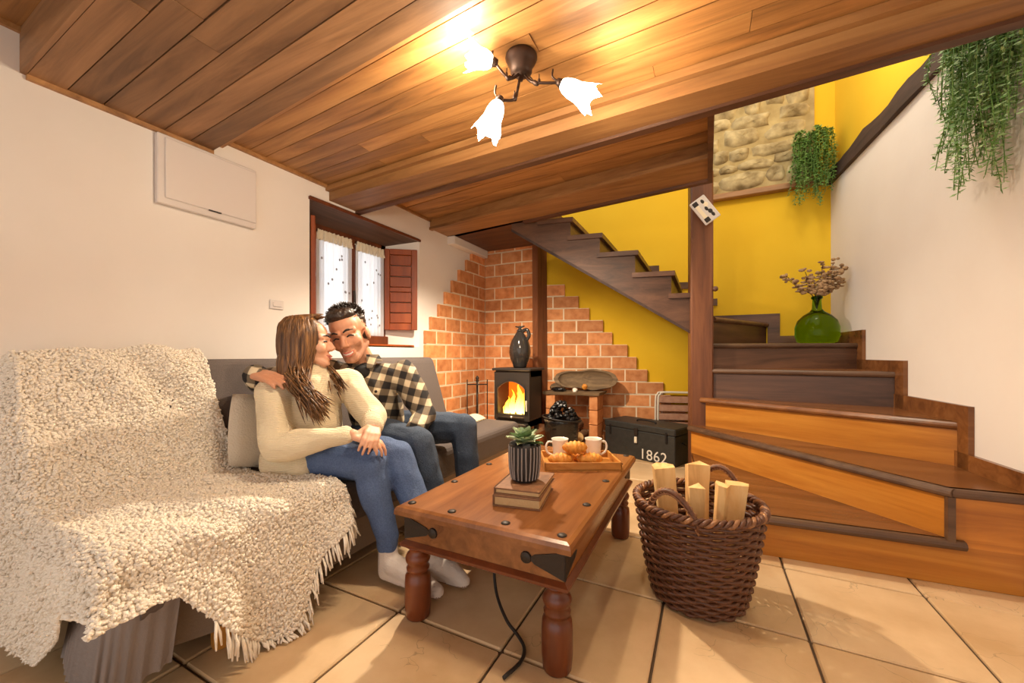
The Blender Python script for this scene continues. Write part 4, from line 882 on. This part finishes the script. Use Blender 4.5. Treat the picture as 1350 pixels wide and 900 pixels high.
# black coal bucket
KC = Vector((-1.23, 3.50, 0)); kb = thing('coal_bucket', 'black glossy bucket heaped with coal in front of the log store', 'bucket', KC)
obj('bucket', MB().lathe([(.12, 0), (.135, .02), (.165, .36), (.18, .40), (.17, .40), (.15, .35)], KC, 26), 'coal', kb, smooth=True)
obj('rim', MB().tube([KC + Vector((.18 * math.cos(a), .18 * math.sin(a), .40 + .02 * math.cos(a + 2.6))) for a in [2 * math.pi * j / 40 for j in range(40)]], .008, 6, True), 'black', kb, smooth=True)
cm = MB(); rr = random.Random(2)
for k in range(70):
    a = rr.uniform(0, 6.28); q = rr.random() ** .5 * .135; z = .36 + .19 * (1 - (q / .15) ** 2) ; cm.ell(KC + Vector((q * math.cos(a), q * math.sin(a), z)), (rr.uniform(.02, .034), rr.uniform(.02, .034), rr.uniform(.015, .028)), 6, 4)
tag(obj('coal_heap', cm, 'coal', kb), kind='stuff')

# ------------------------------------------------------------------ bottle with dried flowers
GC = (.84, 4.18, 1.09); gb = thing('green_demijohn', 'round green glass demijohn holding dried flowers on the stair landing', 'bottle', GC)
obj('bottle_glass', MB().lathe([(.004, .004), (.11, .002), (.145, .02), (.158, .07), (.158, .14), (.14, .20), (.10, .245), (.055, .275), (.036, .30), (.032, .37), (.034, .40)], GC, 32, False), 'greenglass', gb, smooth=True)
obj('bottle_lip', MB().lathe([(.034, .385), (.042, .39), (.042, .405), (.034, .41), (.028, .40)], GC, 20, False), 'greenglass', gb, smooth=True)
fb = thing('dried_flowers', 'spray of dried beige flowers in the green demijohn', 'dried flowers', (GC[0], GC[1], GC[2] + .40)); rr = random.Random(11)
fm1 = MB(); fm2 = MB()
for k in range(16):
    an = rr.uniform(0, 6.28); sp = rr.uniform(.05, .22) if k > 5 else rr.uniform(.2, .27); dx = (-.9 if k % 3 == 0 else .6) * sp if k < 11 else sp * math.cos(an); dy = sp * .5 * math.sin(an); h_ = rr.uniform(.10, .30) if dx > -.1 else rr.uniform(.12, .2)
    P0 = Vector(GC) + Vector((0, 0, .30)); P1 = Vector(GC) + Vector((dx, dy, .40 + h_)); c = cat_rom([P0, P0 + Vector((dx * .15, dy * .15, .12)), (P0 + P1) / 2 + Vector((0, 0, .03)), P1], 5)
    fm1.tube(c, .0028, 5)
    for q in range(16):
        p = c[rr.randrange(8, len(c))] + Vector((rr.uniform(-.03, .03), rr.uniform(-.03, .03), rr.uniform(-.02, .03))); fm2.ell(p, (rr.uniform(.012, .028), rr.uniform(.010, .020), rr.uniform(.008, .016)), 6, 4)
obj('stems', fm1, 'stem', fb); tag(obj('blossoms', fm2, 'dried', fb), kind='stuff')
# cassette card on the post
km = Matrix.Translation((-.022, 3.505, 2.16)) @ Matrix.Rotation(R(10), 4, 'Z') @ Matrix.Rotation(R(55), 4, 'Y') @ Matrix.Scale(.78, 4)
cs = thing('cassette_sign', 'white cassette shaped card tilted on the newel post', 'sign', (-.022, 3.505, 2.08))
obj('card', MB(km).box(-.14, .14, -.012, 0, -.085, .085, .008), 'panel', cs)
obj('label_window', MB(km).box(-.075, .075, -.015, -.011, -.058, -.022), 'paper', cs)
for x in (-.1, .1): obj('reel', MB(km).box(x - .024, x + .024, -.015, -.011, -.065, -.014, .004), 'dark', cs)
for k in range(5): obj('artwork_blot', MB(km).ell((-.085 + .042 * k, -.012, .03 + .012 * math.sin(k * 2.2)), (.026, .003, .016 + .006 * (k % 2)), 8, 4), 'dark' if k != 1 else 'paper', cs)
# hanging ferns
def fern(base, spread, length, n, label, mats, seed, side):
    rr = random.Random(seed); f = thing('hanging_fern', label, 'hanging plant', base); sm = MB(); lmq = [MB(), MB()]
    for k in range(n):
        a = rr.uniform(0, 6.28); o = Vector((math.cos(a) * spread[0] * rr.random() ** .5, math.sin(a) * spread[1] * rr.random() ** .5, rr.uniform(-.03, .03))); L = length * rr.uniform(.35, 1.0) * (1 - .35 * abs(o.y) / spread[1] * rr.random())
        p0 = Vector(base) + o * .6; p1 = Vector(base) + o * 1.15 + Vector((0, 0, .05 - .1 * rr.random())); p2 = p1 + Vector((rr.uniform(-.03, .03), rr.uniform(-.03, .03), -L * .5)); p3 = p1 + Vector((rr.uniform(-.05, .05), rr.uniform(-.05, .05), -L))
        c = cat_rom([p0, p1, p2, p3], 10); c = [Vector((min(p.x, RWx(p.y) - .042), min(p.y, 4.47), p.z)) for p in c]; sm.tube(c, .0018, 4)
        for i in range(5, len(c) - 1):
            for s_ in (1, -1):
                for rep in range(2):
                    d = Vector((rr.uniform(-1, 1), rr.uniform(-1, 1), rr.uniform(-.7, .4))).normalized(); ll = rr.uniform(.018, .034); q = c[i].lerp(c[i + 1], rr.random()); sd = d.orthogonal().normalized() * ll * .22
                    lmq[rr.random() < .4].add([q, q + d * ll * .5 + sd, q + d * ll, q + d * ll * .5 - sd], [(0, 1, 2, 3)])
    obj('stems', sm, 'fern', f); tag(obj('foliage', lmq[0], mats[0], f), kind='stuff'); tag(obj('foliage', lmq[1], mats[1], f), kind='stuff')
fern((.86, 4.40, 2.98), (.14, .10), .66, 60, 'dark green fern hanging from the stone ledge above the landing', ('fern', 'fern'), 1, 0)
fern((1.09, 2.50, 2.50), (.10, .22), .80, 90, 'pale green fern trailing down the white wall by the stairs', ('fernpale', 'fern'), 2, 0)
# ------------------------------------------------------------------ people
def frame(c, fwd, up):
    f = Vector(fwd).normalized(); u = Vector(up); u = (u - f * u.dot(f)).normalized(); r = f.cross(u)
    m = Matrix((r, f, u)).transposed().to_4x4(); m.translation = Vector(c); return m
def head_into(mb, H, k, man):
    """adds skull, face, nose, ears to mb; H local frame x right, y forward, z up; k scale"""
    L = lambda *p: H @ (Vector(p) * k); rot = H.to_3x3()
    E_ = lambda c, r: mb.ell(L(*c), tuple(q * k for q in r), 20, 14, rot)
    E_((0, -.015, .045), (.074, .096, .078)); E_((0, .030, -.020), (.060, .062, .085)); E_((0, .028, .045), (.064, .062, .058))
    jw = .05 if man else .043
    for s_ in (1, -1):
        mb.cap(L(s_ * jw, -.002, -.052), .021 * k, L(s_ * .016, .070, -.098), .019 * k)
        E_((s_ * .038, .056, -.026), (.026, .028, .030)); E_((s_ * .0765, -.008, -.012), (.009, .021, .031))
        mb.cap(L(s_ * .012, .088, .020), .012 * k, L(s_ * .048, .066, .022), .012 * k)
        E_((s_ * .032, .076, .000), (.014, .009, .010)); E_((s_ * .013, .098, -.036), (.009, .011, .008))
    E_((0, .073, -.103), (.020, .018, .016)); mb.cap(L(0, .084, .014), .0085 * k, L(0, .108, -.028), .0115 * k); E_((0, .110, -.031), (.011, .011, .010))
    E_((0, .078, -.070), (.030, .016, .022))
    E_((0, .0905, -.062), (.022, .008, .006)); E_((0, .0885, -.077), (.019, .008, .007))
def face_parts(H, k, man, par, smile):
    L = lambda *p: H @ (Vector(p) * k)
    for s_ in (1, -1):
        br = cat_rom([L(s_ * .012, .0985, .022), L(s_ * .030, .0935, .030), L(s_ * .052, .074, .024)], 4)
        obj('eyebrow', MB().tube(br, [.0035 * k] * 3 + [.0042 * k] * 3 + [.002 * k] * 3, 6), 'dark', par, smooth=True)
        ey = cat_rom([L(s_ * .017, .0855, .000), L(s_ * .031, .0865, .0045 if man else .003), L(s_ * .045, .0785, -.001)], 4)
        obj('eyelashes', MB().tube(ey, .0034 * k, 6), 'dark', par, smooth=True)
    up_ = cat_rom([L(-.027, .083, -.062), L(-.012, .0965, -.0665), L(0, .0985, -.0665), L(.012, .0965, -.0665), L(.027, .083, -.062)], 4)
    lo = cat_rom([L(-.026, .083, -.063), L(-.012, .0945, -.077), L(0, .096, -.079), L(.012, .0945, -.077), L(.026, .083, -.063)], 4)
    n = len(up_); rr_ = [.0012 + .003 * math.sin(math.pi * i / (n - 1)) for i in range(n)]
    obj('lips', MB().tube(up_, [q * k for q in rr_], 6).tube(lo, [q * k * 1.25 for q in rr_], 6), 'lip', par, smooth=True)
    if smile:
        obj('teeth', MB().tube([a.lerp(b, .45) for a, b in zip(up_, lo)][2:-2], .0042 * k, 6), 'teeth', par, smooth=True)
def hand_into(mb, wr, d, pn, th, k=1.0, curl=25, spread=.5):
    """wr wrist point, d finger direction, pn palm normal (the way fingers curl), th side of the thumb"""
    d = Vector(d).normalized(); pn = Vector(pn); pn = (pn - d * pn.dot(d)).normalized(); s_ = d.cross(pn).normalized(); wr = Vector(wr)
    if s_.dot(Vector(th)) < 0: s_ = -s_
    for i, off in enumerate((.030, .011, -.009, -.027)):
        kn = wr + d * (.085 - .006 * abs(i - 1)) * k + s_ * off * k; mb.cap(wr + s_ * off * .6 * k + d * .01 * k, .015 * k, kn, .0125 * k, 8)
        p = kn; a = curl * .6; L = (.040, .044, .041, .032)[i] * k
        for q, f in enumerate((1, .72, .6)):
            dd = (d * math.cos(R(a)) + pn * math.sin(R(a)) + s_ * (off * spread * 3)).normalized(); e = p + dd * L * f; mb.cap(p, (.0098 - .0009 * q) * k, e, (.0090 - .0011 * q) * k, 8); p = e; a += curl
    t0 = wr + d * .028 * k + s_ * .030 * k; t1 = t0 + (d * .7 + s_ * .6 + pn * .3).normalized() * .040 * k; t2 = t1 + (d * .9 + s_ * .1 + pn * .45).normalized() * .034 * k
    mb.cap(wr + s_ * .012 * k, .015 * k, t0, .0145 * k, 8); mb.cap(t0, .013 * k, t1, .0108 * k, 8); mb.cap(t1, .0108 * k, t2, .0088 * k, 8)
V = Vector
def vcolor_material(o, fn, mats):
    me = o.data; me.materials.clear()
    for q in mats: me.materials.append(M[q])
    idx = [fn(me.vertices[p.vertices[0]].co + wloc(o)) for p in me.polygons]; me.polygons.foreach_set('material_index', idx)

# --- woman
wo = thing('person', 'person with long brown hair in a cream jumper and blue jeans leaning in', 'person', (-1.55, 1.28, 0))
hW = V((-1.765, 1.27, 1.052)); HW = frame(hW, (.72, .66, .08), (-.05, .05, 1)); kW = 1.06
Rs, Ls = V((-1.80, 1.13, .835)), V((-1.635, 1.405, .865)); Re, Le = V((-1.66, 1.055, .60)), V((-1.465, 1.40, .69)); Rw, Lw = V((-1.37, 1.195, .655)), V((-1.345, 1.30, .675))
hip = V((-1.80, 1.29, .53)); Rh, Lh = V((-1.78, 1.20, .52)), V((-1.79, 1.385, .52)); Rk, Lk = V((-1.345, 1.265, .515)), V((-1.305, 1.40, .525)); Ra, La = V((-1.255, 1.29, .115)), V((-1.075, 1.385, .115)); Rt, Lt = V((-.985, 1.285, .035)), V((-.93, 1.395, .035))
nb = V((-1.755, 1.295, .90))
b = MB(); head_into(b, HW, kW, False)
b.cap(nb, .05, hW + V((-.02, -.015, -.04)), .05); b.chain([(hip, .10), (V((-1.775, 1.28, .70)), .09), (V((-1.755, 1.28, .83)), .08)])
for s_, e_, w_ in ((Rs, Re, Rw), (Ls, Le, Lw)): b.chain([(V((-1.755, 1.28, .84)), .06), (s_, .045), (e_, .036), (w_, .026)])
for h_, k_, a_, t_ in ((Rh, Rk, Ra, Rt), (Lh, Lk, La, Lt)): b.chain([(hip, .08), (h_, .075), (k_, .048), (a_, .03), (a_ + V((-.0, 0, -.07)), .032), (t_, .022)])
hand_into(b, Rw + V((.005, .005, -.005)), (.75, .45, -.25), (.1, .3, -1), (.2, .3, .8), .95, 28)
hand_into(b, Lw, (.55, -.70, -.28), (-.3, -.2, -1), (-.2, -.3, .8), .95, 30)
obj('body', b, 'skin', wo, smooth=True, remesh=.0045, smoothit=4)
face_parts(HW, kW, False, wo, False)
c = MB(); c.chain([(hip + V((.05, -.01, -.02)), .165), (V((-1.735, 1.27, .66)), .155), (V((-1.735, 1.27, .78)), .135), (V((-1.75, 1.285, .86)), .085)])
c.cap(V((-1.785, 1.22, .82)), .085, V((-1.66, 1.36, .84)), .085)
for s_, e_, w_, d_ in ((Rs, Re, Rw, 1), (Ls, Le, Lw, 0)): c.chain([(s_ + V((.0, 0, -.01)), .078), (s_.lerp(e_, .5), .074), (e_, .068), (e_.lerp(w_, .6), .058), (w_.lerp(e_, .10), .042)])
c.cap(nb + V((0, 0, -.02)), .078, nb + V((.012, .012, .045)), .066); c.cap(V((-1.66, 1.20, .525)), .10, V((-1.66, 1.34, .53)), .10); c.cap(V((-1.80, 1.14, .50)), .09, V((-1.64, 1.17, .50)), .075)
knitw = lambda p: p + V((noise.noise(p * 9), noise.noise(p * 9 + V((7, 0, 0))), noise.noise(p * 9 + V((0, 5, 0))))) * .020
obj('jumper', c, 'sweater', wo, smooth=True, remesh=.008, smoothit=7, disp=knitw)
c = MB(); c.cap(Rh, .115, Lh, .115)
for h_, k_, a_ in ((Rh, Rk, Ra), (Lh, Lk, La)): c.chain([(h_, .108), (h_.lerp(k_, .55), .092), (k_, .074), (k_.lerp(a_, .35), .068), (a_ + V((0, 0, .085)), .050), (a_ + V((0, 0, .05)), .047)])
jean = lambda p: p + V((noise.noise(p * 14), noise.noise(p * 14 + V((7, 0, 0))), noise.noise(p * 14 + V((0, 5, 0))))) * .007
obj('jeans', c, 'denim', wo, smooth=True, remesh=.008, smoothit=6, disp=jean)
for a_, t_ in ((Ra, Rt), (La, Lt)):
    c = MB(); hl = a_ + V((-.01, .005, -.07)); c.chain([(a_ + V((0, 0, .03)), .042), (a_ + V((0, 0, -.03)), .043), (hl, .040)]); c.chain([(a_ + V((.03, 0, -.03)), .045), (a_.lerp(t_, .55), .042), (t_, .030)]); c.chain([(hl, .038), (t_ + V((-.02, 0, 0)), .032)])
    so_ = obj('sock', c, 'sock', wo, smooth=True, remesh=.006, smoothit=5, disp=lambda p: V((p.x, p.y, max(p.z, .003))))
    vcolor_material(so_, lambda p: 1 if p.z < .022 else 0, ('sock', 'sole'))
# hair: cap and strands
L_ = lambda *p: HW @ (V(p) * kW)
c = MB(); c.ell(L_(0, -.022, .052), tuple(q * kW for q in (.083, .098, .082)), 20, 14, HW.to_3x3()); c.ell(L_(0, -.045, -.03), tuple(q * kW for q in (.080, .070, .095)), 20, 14, HW.to_3x3())
c.cap(L_(.02, -.06, -.08), .075, L_(.05, -.06, -.19), .06)
hr = obj('hair', c, 'hairw', wo, smooth=True, remesh=.007, smoothit=3)
rr = random.Random(21); sm = MB()
endA = V((-1.545, 1.175, .745)); endB = V((-1.56, 1.31, .84))
for k in range(430):
    ph = rr.uniform(38, 322); a = R(ph)  # 0 = forward, measured clockwise seen from above (right side first)
    r_ = rr.uniform(.98, 1.06); x = math.sin(a); y = math.cos(a)
    top = L_(.010 * (1 if x > 0 else -1) + x * .022, .040 + y * .03 + rr.uniform(-.08, .03), .128 + rr.uniform(-.002, .004)); up1 = L_(x * .060 * r_, -.018 + y * .072 * r_, .112); mid = L_(x * .087 * r_, -.020 + y * .094 * r_, .045); low = L_(x * .090 * r_, -.030 + y * .085 * r_, -.055)
    far = ph > 200 and ph < 322
    if ph < 178 or not far:
        jit = V((rr.gauss(0, .022), rr.gauss(0, .026), rr.gauss(0, .03))); sh_ = V((-1.70, 1.165, .895)) + V((rr.gauss(0, .03), rr.gauss(0, .022), rr.gauss(0, .012))); e = endA + jit
        pts = [top, up1, mid, low, L_(x * .085, -.04 + y * .07, -.12).lerp(sh_, .45), sh_.lerp(e, .30) + V((.025, -.025, .0)), e]
    elif ph > 285:
        e = endB + V((rr.gauss(0, .022), rr.gauss(0, .018), rr.gauss(0, .022))); pts = [top, up1, mid, low, low.lerp(e, .5) + V((.0, .01, 0)), e]
    else:
        e = V((-1.86, 1.33, .80)) + V((rr.gauss(0, .02), rr.gauss(0, .04), rr.gauss(0, .03))); pts = [top, up1, mid, low, low.lerp(e, .5), e]
    cc = cat_rom(pts, 4); n = len(cc); sm.tube(cc, [(.0052 if 0 < i < n - 1 else .001) * (1 - .55 * (i / n) ** 3) for i in range(n)], 5)
tag(obj('hair_strands', sm, 'hairw', hr, smooth=True), kind='stuff')

# --- man
ma = thing('person', 'person with short dark hair in a checked flannel shirt and dark jeans smiling', 'person', (-1.6, 1.75, 0))
hM = V((-1.735, 1.50, 1.105)); HM = frame(hM, (.50, -.84, -.20), (-.22, -.20, 1)); kM = 1.2
mRs, mLs = V((-1.90, 1.52, .90)), V((-1.58, 1.755, .885)); mRe, mRw = V((-2.03, 1.21, .86)), V((-1.90, 1.095, .895)); mLe, mLw = V((-1.44, 1.765, .655)), V((-1.365, 1.585, .605))
mh = V((-1.80, 1.78, .54)); mRh, mLh = V((-1.77, 1.68, .53)), V((-1.77, 1.88, .53)); mRk, mLk = V((-1.315, 1.56, .55)), V((-1.285, 1.93, .575)); mRa, mLa = V((-1.19, 1.60, .10)), V((-1.25, 1.95, .10)); ch_ = V((-1.745, 1.645, .80)); nk = V((-1.735, 1.60, .955))
b = MB(); head_into(b, HM, kM, True)
b.cap(nk, .060, hM + V((-.015, .03, -.03)), .060); b.chain([(mh, .12), (V((-1.77, 1.71, .68)), .11), (ch_, .11), (nk, .06)])
b.chain([(ch_ + V((0, 0, .06)), .07), (mRs, .055), (mRe, .042), (mRw, .031)]); b.chain([(ch_ + V((0, 0, .06)), .07), (mLs, .055), (mLe, .042), (mLw, .031)])
for h_, k_, a_ in ((mRh, mRk, mRa), (mLh, mLk, mLa)): b.chain([(mh, .09), (h_, .085), (k_, .055), (a_, .036), (a_ + V((0, 0, -.05)), .035), (a_ + V((.17, -.02, -.065)), .025)])
hand_into(b, mRw + V((.03, -.012, .012)), (.86, .10, -.10), (-.1, .35, -1), (0, .5, .9), 1.08, 16, .25)
hand_into(b, mLw + V((.01, -.01, -.005)), (.35, -.25, -.85), (-.6, -.6, -.1), (.4, -.6, .2), 1.05, 18)
bo = obj('body', b, 'skinm', ma, smooth=True, remesh=.0045, smoothit=4)
HMi = HM.inverted()
def stub(p):
    q = (HMi @ p) / kM
    if q.length > .16 or q.y < -.01: return 0
    jaw = q.z < -.040 + .55 * max(0, abs(q.x) - .045) + .0 and q.z > -.135
    return 1 if jaw and not (abs(q.x) < .028 and -.083 < q.z < -.058) and not (abs(q.x) < .018 and q.z > -.055) else 0
vcolor_material(bo, stub, ('skinm', 'stubble'))
face_parts(HM, kM, True, ma, True)
c = MB(); c.chain([(mh + V((.03, -.01, .03)), .150), (V((-1.765, 1.71, .68)), .155), (ch_ + V((0, 0, .0)), .15), (nk + V((0, 0, -.07)), .09)]); c.cap(V((-1.86, 1.555, .875)), .085, V((-1.63, 1.72, .865)), .085)
c.chain([(mRs, .08), (mRs.lerp(mRe, .5), .074), (mRe, .066), (mRw, .050), (mRw + V((.015, -.004, .004)), .046)]); c.chain([(mLs, .082), (mLs.lerp(mLe, .5), .076), (mLe, .066), (mLe.lerp(mLw, .7), .052), (mLw, .043)])
shirtw = lambda p: p + V((noise.noise(p * 12), noise.noise(p * 12 + V((7, 0, 0))), noise.noise(p * 12 + V((0, 5, 0))))) * .012
shr = obj('shirt', c, 'plaid', ma, smooth=True, remesh=.008, smoothit=6, disp=shirtw)
# collar, placket, undershirt, cuffs, pocket
fwdM = V((.57, -.82, 0)); lf = V((-.82, -.57, 0))
for s_ in (1, -1):
    P = []
    for i in range(9):
        t = i / 8; an = R(20 + 140 * t); o_ = nk + (lf * s_ * math.sin(an) * -1 + fwdM * math.cos(an) * 1.0) * .078; P.append([o_ + V((0, 0, .045)) - fwdM * .0, o_ * 1 + (o_ - nk).normalized() * .022 + V((0, 0, .01 if i > 1 else -.025))])
    obj('collar', MB().grid(P).grid([[p + V((0, 0, -.004)) for p in r] for r in P]), 'plaid', shr, smooth=True)
obj('undershirt', MB().ell(nk + fwdM * .052 + V((0, 0, -.055)), (.05, .05, .045), 16, 10), 'black_tee', ma, smooth=True)
obj('pocket_button', MB().ell(V((-1.60, 1.555, .80)) , (.008, .008, .008), 8, 6), 'dark', shr, smooth=True)
for w_, e_ in ((mLw, mLe), (mRw + V((.02, -.005, .006)), mRe)):
    d = (w_ - e_).normalized(); r_ = .046 if w_ is mLw else .052; obj('cuff', MB().tube([w_ - d * .045, w_ - d * .01, w_ + d * .008], [r_ + .004, r_ + .002, r_], 16), 'plaid', shr, smooth=True)
c = MB(); c.cap(mRh, .125, mLh, .125)
for h_, k_, a_ in ((mRh, mRk, mRa), (mLh, mLk, mLa)): c.chain([(h_, .118), (h_.lerp(k_, .55), .103), (k_, .080), (k_.lerp(a_, .35), .075), (a_ + V((0, 0, .02)), .062)])
obj('jeans', c, 'denimd', ma, smooth=True, remesh=.008, smoothit=6, disp=jean)
for a_ in (mRa, mLa): obj('sock', MB().chain([(a_ + V((0, 0, .05)), .045), (a_ + V((0, 0, -.05)), .048), (a_ + V((.18, -.02, -.062)), .034)]), 'sole', ma, smooth=True, remesh=.008, smoothit=4, disp=lambda p: V((p.x, p.y, max(p.z, .003))))
L2 = lambda *p: HM @ (V(p) * kM)
c = MB(); c.ell(L2(0, -.030, .062), tuple(q * kM for q in (.079, .090, .078)), 20, 14, HM.to_3x3()); c.ell(L2(0, .024, .094), tuple(q * kM for q in (.064, .064, .036)), 20, 14, HM.to_3x3()); c.ell(L2(0, -.065, .0), tuple(q * kM for q in (.066, .050, .07)), 16, 12, HM.to_3x3())
hm = obj('hair', c, 'hairm', ma, smooth=True, remesh=.005, smoothit=2, disp=lambda p: p + (p - L2(0, -.02, .03)).normalized() * (.006 * noise.noise(p * 60) + .003 * noise.noise(p * 150)))
sm = MB(); rr = random.Random(8)
for k in range(900):
    a = rr.uniform(0, 6.28); e = math.asin(rr.uniform(.15, 1)); d = V((math.cos(a) * math.cos(e), math.sin(a) * math.cos(e), math.sin(e)))
    if d.y > .3 and d.z < .62: continue
    p = V((d.x * .078, -.020 + d.y * .095, .058 + d.z * .080)); g = (d + V((rr.uniform(-.5, .5), .4 + rr.uniform(-.4, .4), .3))).normalized() * rr.uniform(.010, .020); sm.tube([L2(*p), L2(*(p + g * .6)), L2(*(p + g + V((0, .003, -.002))))], [.0026, .0022, .0006], 4)
tag(obj('hair_strands', sm, 'hairm', hm, smooth=True), kind='stuff')
